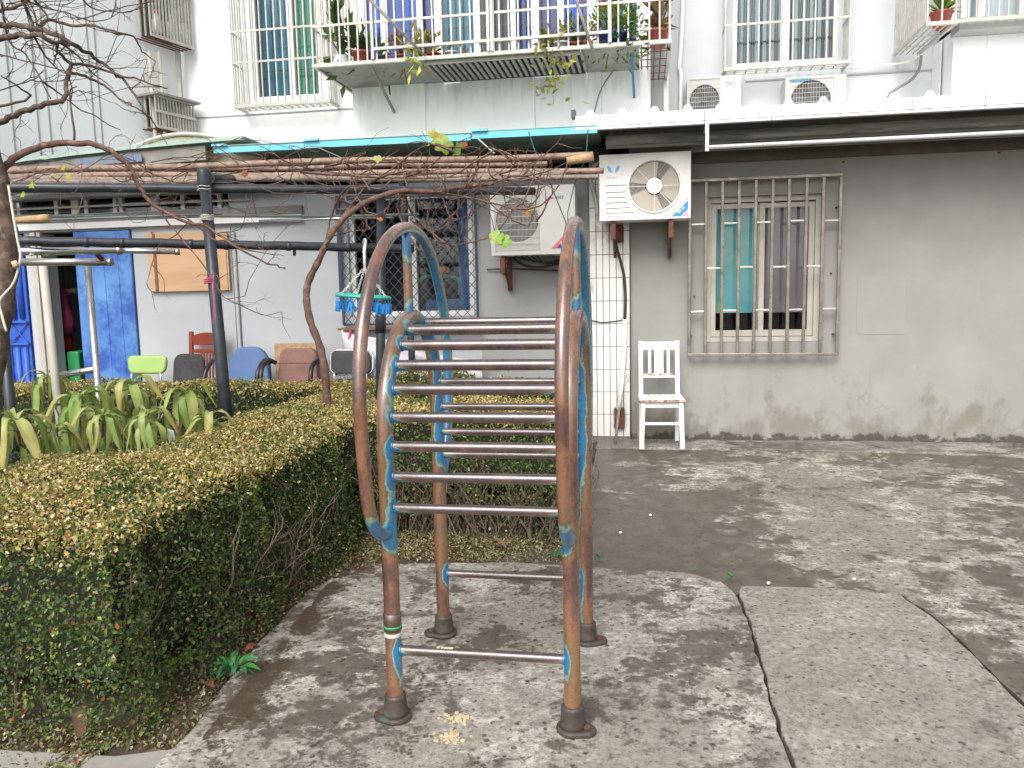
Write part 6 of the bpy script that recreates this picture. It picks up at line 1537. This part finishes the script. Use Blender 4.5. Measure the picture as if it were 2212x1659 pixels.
# ================================================================== CHAIRS
def rslab(w, h, r, n=6, top=1.0, bulge=0):
    """rounded rectangle outline (x,z) centred at x, from z=0..h; top scales upper width"""
    pts = []
    for cx_, cz_, a0 in ((w/2-r, h-r, 0), (-w/2+r, h-r, 90), (-w/2+r, r, 180), (w/2-r, r, 270)):
        for i in range(n+1):
            a = math.radians(a0+90*i/n); x, z = cx_+r*math.cos(a), cz_+r*math.sin(a); x *= lerp(1, top, z/h); pts.append((x, z))
    return pts
def padobj(name, mat, parent, c, w, h, th, r, top=1, tilt=0, bev=.02):
    m = MB().plate([(x, z) for x, z in rslab(w, h, r, 6, top)], -th/2, th/2); me = m.mesh(name, mat)
    for p_ in me.polygons: p_.use_smooth = False
    o = link(name, me, parent, c, rot=(tilt, 0, 0), bevel=bev); o.modifiers['bevel'].segments = 3; return o
def wooden_chair(x, y, rz, label, mats, red=False):
    t = thing('wooden_chair', label, 'chair', (x, y, .022)); t.rotation_euler[2] = rz
    W_ = .37 if not red else .40; D_ = .36; sh = .445; bh = .94 if not red else 1.08; a, e_ = mats; z0 = 0.0
    def L(o_): o_.parent = t; o_.matrix_parent_inverse = Matrix(); return o_
    def B_(m, nm, mt, bev=.004): return L(m.build(nm, mt, None, bevel=bev))
    for sx in (-1, 1):
        B_(MB().beam((sx*(W_/2-.005), -D_/2, 0), (sx*(W_/2-.02), -D_/2+.01, sh-.02), .042, .040), 'leg', a)
        B_(MB().beam((sx*(W_/2-.015), -D_/2-.002, -.0), (sx*(W_/2-.014), -D_/2, .05), .036, .036), 'foot_tip', e_)
        B_(MB().beam((sx*(W_/2-.018), D_/2+.03, 0), (sx*(W_/2-.018), D_/2-.01, sh), .038, .038), 'leg', a)
        B_(MB().beam((sx*(W_/2-.018), D_/2-.01, sh+.001), (sx*(W_/2-.018), D_/2+.055, bh), .040, .034), 'back_post', a)
        B_(MB().box(sx*(W_/2-.03)-.009, sx*(W_/2-.03)+.009, -D_/2+.03, D_/2-.02, .22, .245), 'side_stretcher', a)
        B_(MB().box(sx*(W_/2-.028)-.009, sx*(W_/2-.028)+.009, -D_/2+.03, D_/2-.02, sh-.075, sh-.02), 'apron', a)
    for i in range(4):
        w_ = (W_+.03)/4; x0 = -W_/2-.015+i*w_
        B_(MB().box(x0+.0015, x0+w_-.0015, -D_/2-.025, D_/2-.028, sh-.018, sh+.004), 'seat_plank', a, .003)
    B_(MB().box(-W_/2-.02, W_/2+.02, -D_/2-.030, -D_/2-.0252, sh-.018, sh+.002), 'seat_edge', e_, .002)
    B_(MB().box(-W_/2+.03, W_/2-.03, -D_/2+.005, -D_/2+.025, sh-.075, sh-.02), 'apron', a)
    B_(MB().box(-W_/2+.03, W_/2-.03, -D_/2, -D_/2+.02, .215, .24), 'stretcher', a)
    yb = lambda z: D_/2-.01+.065*(z-sh)/(bh-sh)
    if red:
        arc_ = [(lerp(-W_/2-.005, W_/2+.005, i/12), bh-.06+.05*math.sin(math.pi*i/12)) for i in range(13)]
        B_(MB().plate([(x_, z_) for x_, z_ in arc_]+[(W_/2, bh-.14), (-W_/2, bh-.14)], yb(bh)-.02, yb(bh)+.012), 'top_rail', a)
        B_(MB().box(-W_/2+.02, W_/2-.02, yb(.88)-.012, yb(.88)+.012, .86, .90), 'cross_rail', a)
        for i in range(5): x_ = -.07+i*.035; B_(MB().beam((x_, yb(.5), .50), (x_, yb(.86), .86), .016, .012), 'slat', a)
    else:
        B_(MB().box(-W_/2+.03, W_/2-.03, yb(bh)-.012, yb(bh)+.012, bh-.085, bh-.008), 'top_rail', a, .006)
        B_(MB().box(-W_/2+.03, W_/2-.03, yb(.6)-.010, yb(.6)+.012, .60, .632), 'lower_rail', a)
        B_(MB().box(-W_/2+.03, W_/2-.03, yb(.61)-.014, yb(.6)-.0105, .622, .642), 'lower_rail_edge', e_, .001)
        for x_, w_ in ((-.085, .028), (0, .085), (.085, .028)):
            B_(MB().beam((x_, yb(.63), .633), (x_, yb(bh-.09), bh-.086), w_, .014), 'slat', a)
    return t
p = gr(1427, 965, .022)
wooden_chair(p.x, 7.25, math.radians(3), 'chipped white painted wooden chair standing against the grey wall', ('chair_white', 'chair_worn'))
p = at(414, 740, 7.25); wooden_chair(p.x, 7.28, math.radians(-4), 'red lacquered wooden chair with arched top rail, behind the charcoal one', ('chair_red', 'chair_red'), True)
def seatchair(x, y, label, mat, w, z0, h, r, top, frame, office=False, th=.06, tilt=-.12, fr=None):
    t = thing('office_chair' if office else 'padded_chair', label, 'chair', (x, y, 0))
    padobj('backrest', mat, t, (x, y+.02, z0), w, h, th, r, top, tilt, .022 if th > .04 else .012)
    padobj('seat', mat, t, (x, y-.22, .44), w*1.02, .42, .07, .07, 1, math.pi/2-0, .02)
    t_ = t
    if office:
        for sx in (-1, 1):
            MB().tube(smooth([(x+sx*(w/2-.0), y-.28, .46), (x+sx*(w/2+.05), y-.30, .66), (x+sx*(w/2+.045), y-.24, .78), (x+sx*(w/2+.05), y-.10, .84), (x+sx*(w/2+.0), y-.0, .80)], 4), .022, 8).build('armrest', frame, t)
        MB().tube([(x, y-.2, .08), (x, y-.2, .40)], .03, 10).build('column', frame, t); MB().tube([(x, y-.2, .40), (x, y+.0, .42), (x, y+.04, z0+.1)], .02, 8).build('back_support', frame, t)
        for k in range(5):
            a = k*2*math.pi/5; e_ = (x+.27*math.cos(a), y-.2+.27*math.sin(a)); MB().beam((x, y-.2, .1), (e_[0], e_[1], .06), .045, .03).build('base_arm', frame, t)
            MB().tube([(e_[0]-.012, e_[1], .025), (e_[0]+.012, e_[1], .025)], .024, 12).build('castor', frame, t)
    else:
        for sx in (-1, 1):
            MB().tube(smooth([(x+sx*w*.42, y-.42, 0), (x+sx*w*.42, y-.40, .40), (x+sx*w*.42, y-.1, .42)], 4), .011, 8).build('leg', frame, t)
            MB().tube(smooth([(x+sx*w*.42, y+.10, 0), (x+sx*w*.42, y-.02, .42), (x+sx*w*.40, y+.0, z0+.02)], 4), .011, 8).build('leg', frame, t)
    if fr:
        m = MB(); pts = [(x+px_*1.07, y+.035, z0+pz_*1.05-.005) for px_, pz_ in rslab(w, h, r, 5)]; pts.append(pts[0]); m.tube([(a, b-(c-z0)*math.tan(tilt), c) for a, b, c in pts], .012, 8, cap=False).build('back_frame', fr, t)
    return t
Yc = 7.22
c_ = at(315, 790, Yc); seatchair(c_.x, Yc, 'chair with pale green padded back beside the blue door', 'green_vinyl', .40, at(315, 808, Yc).z, .185, .06, 1.12, 'chrome', th=.05)
c_ = at(404, 800, 7.0); seatchair(c_.x, 7.0, 'chair with worn charcoal cloth back in front of the red wooden chair', 'grey_foam', .34, at(404, 840, 7.0).z, .34, .09, .94, 'steel', th=.05)
c_ = at(534, 790, Yc); seatchair(c_.x, Yc, 'faded blue cloth office chair with black armrests, left of the brown chair', 'blue_cloth', .47, at(534, 850, Yc).z, .46, .17, .80, 'black_plastic', True, th=.09)
c_ = at(641, 790, Yc); bc = seatchair(c_.x, Yc, 'dusty brown cloth office chair with black armrests, next to the vine trunk', 'brown_cloth', .43, at(641, 850, Yc).z, .44, .08, .86, 'black_plastic', True, th=.09)
MB().box(c_.x-.2, c_.x+.2, Yc-.105+.03, Yc-.10+.03, .80, .806).build('back_seam', 'black_plastic', bc)
a, b = at(594, 742, Yc+.15), at(692, 800, Yc+.15); tag(MB().box(a.x, b.x, Yc+.13, Yc+.15, .3, a.z).build('cardboard', 'rope_tan'), 'brown board standing behind the brown office chair', 'board')
c_ = at(756, 785, Yc); seatchair(c_.x, Yc, 'folding chair with black padded back and chrome frame under the white tarp', 'black_vinyl', .40, at(756, 808, Yc).z, .22, .06, .97, 'chrome', th=.04, fr='chrome')

# ================================================================== VINE
vine = thing('grape_vine', 'leafless grape vine with curved trunk sprawling in a tangle over the pergola', 'vine', tuple(dp(708, 860, 5.4).xy)+(0,))
V = [(712, 960), (706, 850), (702, 800), (690, 745), (670, 692), (662, 642), (668, 605), (690, 560), (712, 512), (740, 474), (778, 444), (822, 424), (872, 412), (930, 414), (1000, 404), (1065, 396)]
Vd = [5.5, 5.45, 5.4, 5.4, 5.4, 5.4, 5.4, 5.35, 5.3, 5.3, 5.3, 5.3, 5.35, 5.4, 5.5, 5.6]
vp = smooth([dp(x, y, d) for (x, y), d in zip(V, Vd)], 5)
rs = [lerp(.028, .014, i/(len(vp)-1))*(1+.12*math.sin(i*1.9)+.08*random.random()) for i in range(len(vp))]
MB().tube(vp, rs, 9).build('trunk', 'vine_bark', vine)
def branch(pts, r0, r1, name, mat, par, k=4, n=6):
    p = smooth(pts, k); p = [q+Vector((random.gauss(0, 1), random.gauss(0, 1), random.gauss(0, 1)))*r0*.25 for q in p]
    MB().tube(p, taper(len(p), r0, r1), n).build(name, mat, par); return p
VB = [([(740, 474), (760, 440), (800, 395), (860, 372), (930, 368)], .012), ([(700, 540), (712, 480), (730, 430), (760, 400)], .010), ([(872, 412), (860, 450), (880, 500), (905, 540)], .010),
      ([(870, 412), (890, 460), (930, 500), (965, 530), (970, 545)], .009), ([(940, 520), (990, 530), (1060, 512), (1082, 508)], .006), ([(930, 414), (1000, 425), (1070, 440), (1135, 462)], .008), ([(1000, 404), (1060, 415), (1110, 430), (1150, 455), (1160, 480)], .006),
      ([(1010, 400), (1030, 370), (1035, 335), (1060, 318), (1100, 345)], .008), ([(1080, 375), (1120, 360), (1085, 330), (1060, 310)], .006), ([(880, 405), (870, 360), (890, 330), (940, 310), (985, 330)], .007), ([(800, 410), (770, 380), (700, 370), (620, 350), (590, 330)], .007),
      ([(760, 440), (700, 420), (640, 400), (600, 380)], .006), ([(712, 512), (760, 500), (800, 495)], .004), ([(860, 420), (830, 455), (800, 470)], .006), ([(990, 415), (1040, 445), (1100, 470), (1140, 490)], .005), ([(960, 480), (1000, 470), (1050, 440)], .004),
      ([(1055, 400), (1110, 380), (1150, 385), (1200, 410)], .006), ([(700, 360), (760, 350), (850, 345), (960, 350)], .008), ([(650, 372), (760, 380), (900, 385), (1010, 380)], .009)]
allp = []
for pts, r in VB:
    d0 = random.uniform(5.0, 5.7); allp.append(branch([dp(x, y, d0+.25*math.sin(i*1.3)) for i, (x, y) in enumerate(pts)], r, r*.45, 'branch', 'vine_bark', vine))
m = MB()
def twig(p, d, L, r, depth=0, band=0):
    pts = [p.copy()]; q = p.copy(); k = random.randint(4, 7); dd = d.copy()
    for i in range(k):
        dd = (dd+Vector((random.gauss(0, .28), random.gauss(0, .28), random.gauss(0, .26)+(band and (max(-.5, min(.5, (band-q.z)*1.6)))))) ).normalized(); q = q+dd*L/k; pts.append(q.copy())
        if depth < 2 and random.random() < .30: twig(q, (dd+Vector((random.gauss(0, .8), random.gauss(0, .8), random.gauss(0, .7)))).normalized(), L*random.uniform(.3, .6), r*.65, depth+1, band)
    m.tube(pts, taper(len(pts), r, r*.4), 4, cap=False)
for _ in range(84):
    q = random.choice(allp); p = random.choice(q); s_ = random.choice((-1, 1, 1)); twig(p.copy(), Vector((s_*random.uniform(.5, 1), random.gauss(0, .5), random.gauss(0, .35))).normalized(), random.uniform(.15, .5), random.uniform(.003, .0075), 0, 2.33)
for _ in range(30):
    p = dp(random.uniform(-40, 600), random.uniform(350, 392), random.uniform(5.2, 6.2)); twig(p, Vector((random.choice((-1, 1)), random.gauss(0, .3), random.gauss(0, .12))).normalized(), random.uniform(.4, 1.0), random.uniform(.003, .0055), 1, 2.33)
m.build('twigs', 'vine_bark', vine, kind='stuff')
# grape leaves
def grapeleaf(s_, col):
    n = 30; vs = [(0, 0, 0)]
    for i in range(n):
        a = 2*math.pi*i/n; r = s_*(.62+.30*abs(math.cos(2.5*(a)))+.05*math.sin(9*a)); r *= (.35 if abs(a-math.pi) < .12 else 1)
        vs.append((r*math.cos(a), r*math.sin(a), .25*s_*math.sin(2*a)*.5-.3*(r*r)/s_*.5))
    return colmesh('leaf', vs, [(0, i+1, (i+1) % n+1) for i in range(n)], col, var=.22)
for (x, y, d, s_, col) in ((940, 300, 5.1, .075, (.34, .36, .05)), (958, 312, 5.05, .07, (.26, .34, .05)), (985, 322, 5.1, .06, (.14, .26, .04)), (1000, 310, 5.2, .035, (.36, .08, .05)), (1072, 512, 4.9, .055, (.28, .42, .05)), (1090, 520, 4.92, .05, (.22, .38, .05)),
                           (1148, 450, 5.2, .028, (.36, .38, .05)), (1138, 460, 5.2, .03, (.40, .15, .04)), (815, 342, 5.2, .035, (.40, .42, .15)), (935, 290, 5.1, .04, (.40, .34, .06)), (135, 362, 4.2, .022, (.40, .42, .05)), (110, 378, 4.2, .02, (.40, .42, .06)), (148, 380, 4.2, .022, (.38, .42, .05)),
                           (22, 395, 3.6, .022, (.38, .44, .05)), (68, 400, 3.7, .018, (.38, .42, .05)), (48, 420, 3.7, .018, (.36, .40, .05)), (820, 472, 5.2, .025, (.55, .16, .03)), (528, 375, 5.3, .03, (.32, .12, .05))):
    link('leaf', grapeleaf(s_, col), vine, dp(x, y, d), rot=(random.uniform(.6, 1.6), random.uniform(-.5, .5), random.uniform(-.6, .6)))

# ================================================================== BARE TREE AT LEFT
tree = thing('bare_tree', 'leafless tree at the left edge with long arching branches before the side wing', 'tree', tuple(dp(-8, 700, 3.6).xy)+(0,))
T = [(-60, 1500), (-40, 1100), (-22, 850), (-8, 740), (6, 660), (14, 590), (16, 520), (8, 470), (0, 430), (-5, 380), (-30, 300), (-60, 200), (-90, 60)]
tp_ = smooth([dp(x, y, 3.4) for x, y in T], 4); MB().tube(tp_, [lerp(.052, .034, i/(len(tp_)-1))*(1+.1*math.sin(i*1.3)) for i in range(len(tp_))], 12).build('trunk', 'bark', tree)
Zm = .1953   # zoomed survey pixels -> picture units
TB = [([(-300, 260), (0, 270), (300, 300), (450, 330), (640, 400), (830, 500), (980, 600), (1130, 700), (1300, 830), (1500, 1050), (1650, 1290)], .019, .005, 3.8), ([(-300, 460), (0, 430), (180, 400), (320, 395), (450, 390), (620, 470), (760, 510)], .020, .008, 3.6),
      ([(-300, 1450), (0, 1340), (180, 1280), (400, 1190), (600, 1130), (720, 1090), (745, 830), (790, 700), (650, 580), (610, 480), (560, 440)], .019, .006, 3.7), ([(-200, 1230), (0, 1180), (330, 1080), (200, 960), (20, 850)], .010, .003, 3.9),
      ([(790, 700), (1000, 730), (1200, 790), (1400, 850), (1560, 890), (1720, 950), (1850, 980)], .009, .003, 3.8), ([(780, 800), (950, 850), (1150, 940), (1320, 1090), (1500, 1190), (1640, 1280)], .009, .003, 3.75),
      ([(430, 290), (540, 220), (780, 280), (1000, 280), (1200, 330), (1400, 380), (1490, 420), (1580, 570), (1720, 680)], .010, .003, 3.9), ([(200, -100), (330, 180), (360, 290)], .010, .009, 3.8),
      ([(460, 900), (600, 990), (740, 1100), (900, 1220), (1050, 1280), (1200, 1380), (1330, 1440)], .006, .002, 3.7), ([(0, -50), (100, 450), (280, 600), (460, 900), (560, 1090)], .007, .003, 3.9),
      ([(380, 400), (500, 620), (690, 800), (900, 830)], .006, .002, 3.6), ([(-100, 580), (0, 600), (250, 670), (550, 740), (760, 800)], .005, .003, 4.0), ([(200, -40), (500, 90), (700, 130), (1000, 230), (1200, 210), (1320, 130)], .006, .002, 4.1),
      ([(880, -60), (1000, 80), (1200, 120), (1450, 60), (1700, 20)], .006, .002, 4.2), ([(-100, 1040), (0, 1000), (250, 920), (400, 860), (480, 770)], .005, .002, 4.0), ([(640, 450), (860, 620), (1000, 790), (1150, 900), (1260, 990)], .007, .002, 3.9),
      ([(-200, 200), (0, 120), (200, 60), (380, -60)], .013, .008, 3.9), ([(1650, 1280), (1760, 1450), (1850, 1600)], .004, .002, 3.8), ([(300, -60), (420, 40), (520, 180), (540, 220)], .007, .005, 3.9)]
tl = []
for pts, r0, r1, d0 in TB:
    tl.append((branch([dp(x*Zm, y*Zm, d0+.15*math.sin(i*1.1)) for i, (x, y) in enumerate(pts)], r0*.85, r1*.85, 'branch', 'bark', tree, 4, 7), r0))
ar = [(0, 365), (40, 335), (90, 316), (150, 308), (205, 314), (250, 335), (282, 365), (300, 405), (330, 440), (390, 475), (450, 492), (520, 540), (590, 572), (618, 580)]
ar = [(-25, 392)]+ar
tl.append((branch([dp(x, y, 3.45+.02*i) for i, (x, y) in enumerate(ar)], .018, .003, 'branch', 'vine_bark', tree, 4, 9), .012))
tl.append((branch([dp(x, y, 3.7) for x, y in ((352, 458), (400, 470), (440, 500), (470, 520), (560, 545), (612, 552))], .006, .002, 'branch', 'vine_bark', tree), .005))
tl.append((branch([dp(x, y, 3.7) for x, y in ((335, 443), (380, 500), (430, 560), (470, 620), (490, 645), (530, 640))], .005, .0015, 'branch', 'vine_bark', tree), .005))
tl.append((branch([dp(x, y, 3.6) for x, y in ((160, 306), (157, 260), (150, 200), (165, 185))], .006, .003, 'branch', 'bark', tree), .004))
m = MB()
for pl, r0 in tl:
    for p in pl[3:]:
        if random.random() < .16 and r0 > .004:
            d = Vector((random.gauss(.2, .7), random.gauss(0, .3), random.gauss(.2, .6))).normalized(); twig(p.copy(), d, random.uniform(.1, .38), random.uniform(.0016, .0034), 0)
for _ in range(18):
    p = dp(random.uniform(-20, 190), random.uniform(-40, 130), random.uniform(3.5, 4.6)); twig(p, Vector((random.gauss(.7, .5), random.gauss(0, .3), random.gauss(-.3, .6))).normalized(), random.uniform(.25, .6), random.uniform(.002, .004), 0)
m.build('twigs', 'bark', tree, kind='stuff')
pipe('plastic_cord', 'white plastic cord tied to the bare tree trunk', smooth([dp(18, 400, 3.3), dp(26, 450, 3.3), dp(38, 520, 3.3), dp(44, 556, 3.3), dp(30, 610, 3.3), dp(0, 648, 3.3), dp(4, 680, 3.3), dp(14, 716, 3.3)], 4), .005, 'string', 'cord', 6)
o = MB().tube([dp(30, 565, 3.28), dp(36, 577, 3.28)], .012, 6).build('yellow_knot', 'crumb'); tag(o, 'yellow tie knotted to the white cord at the trunk', 'tie')
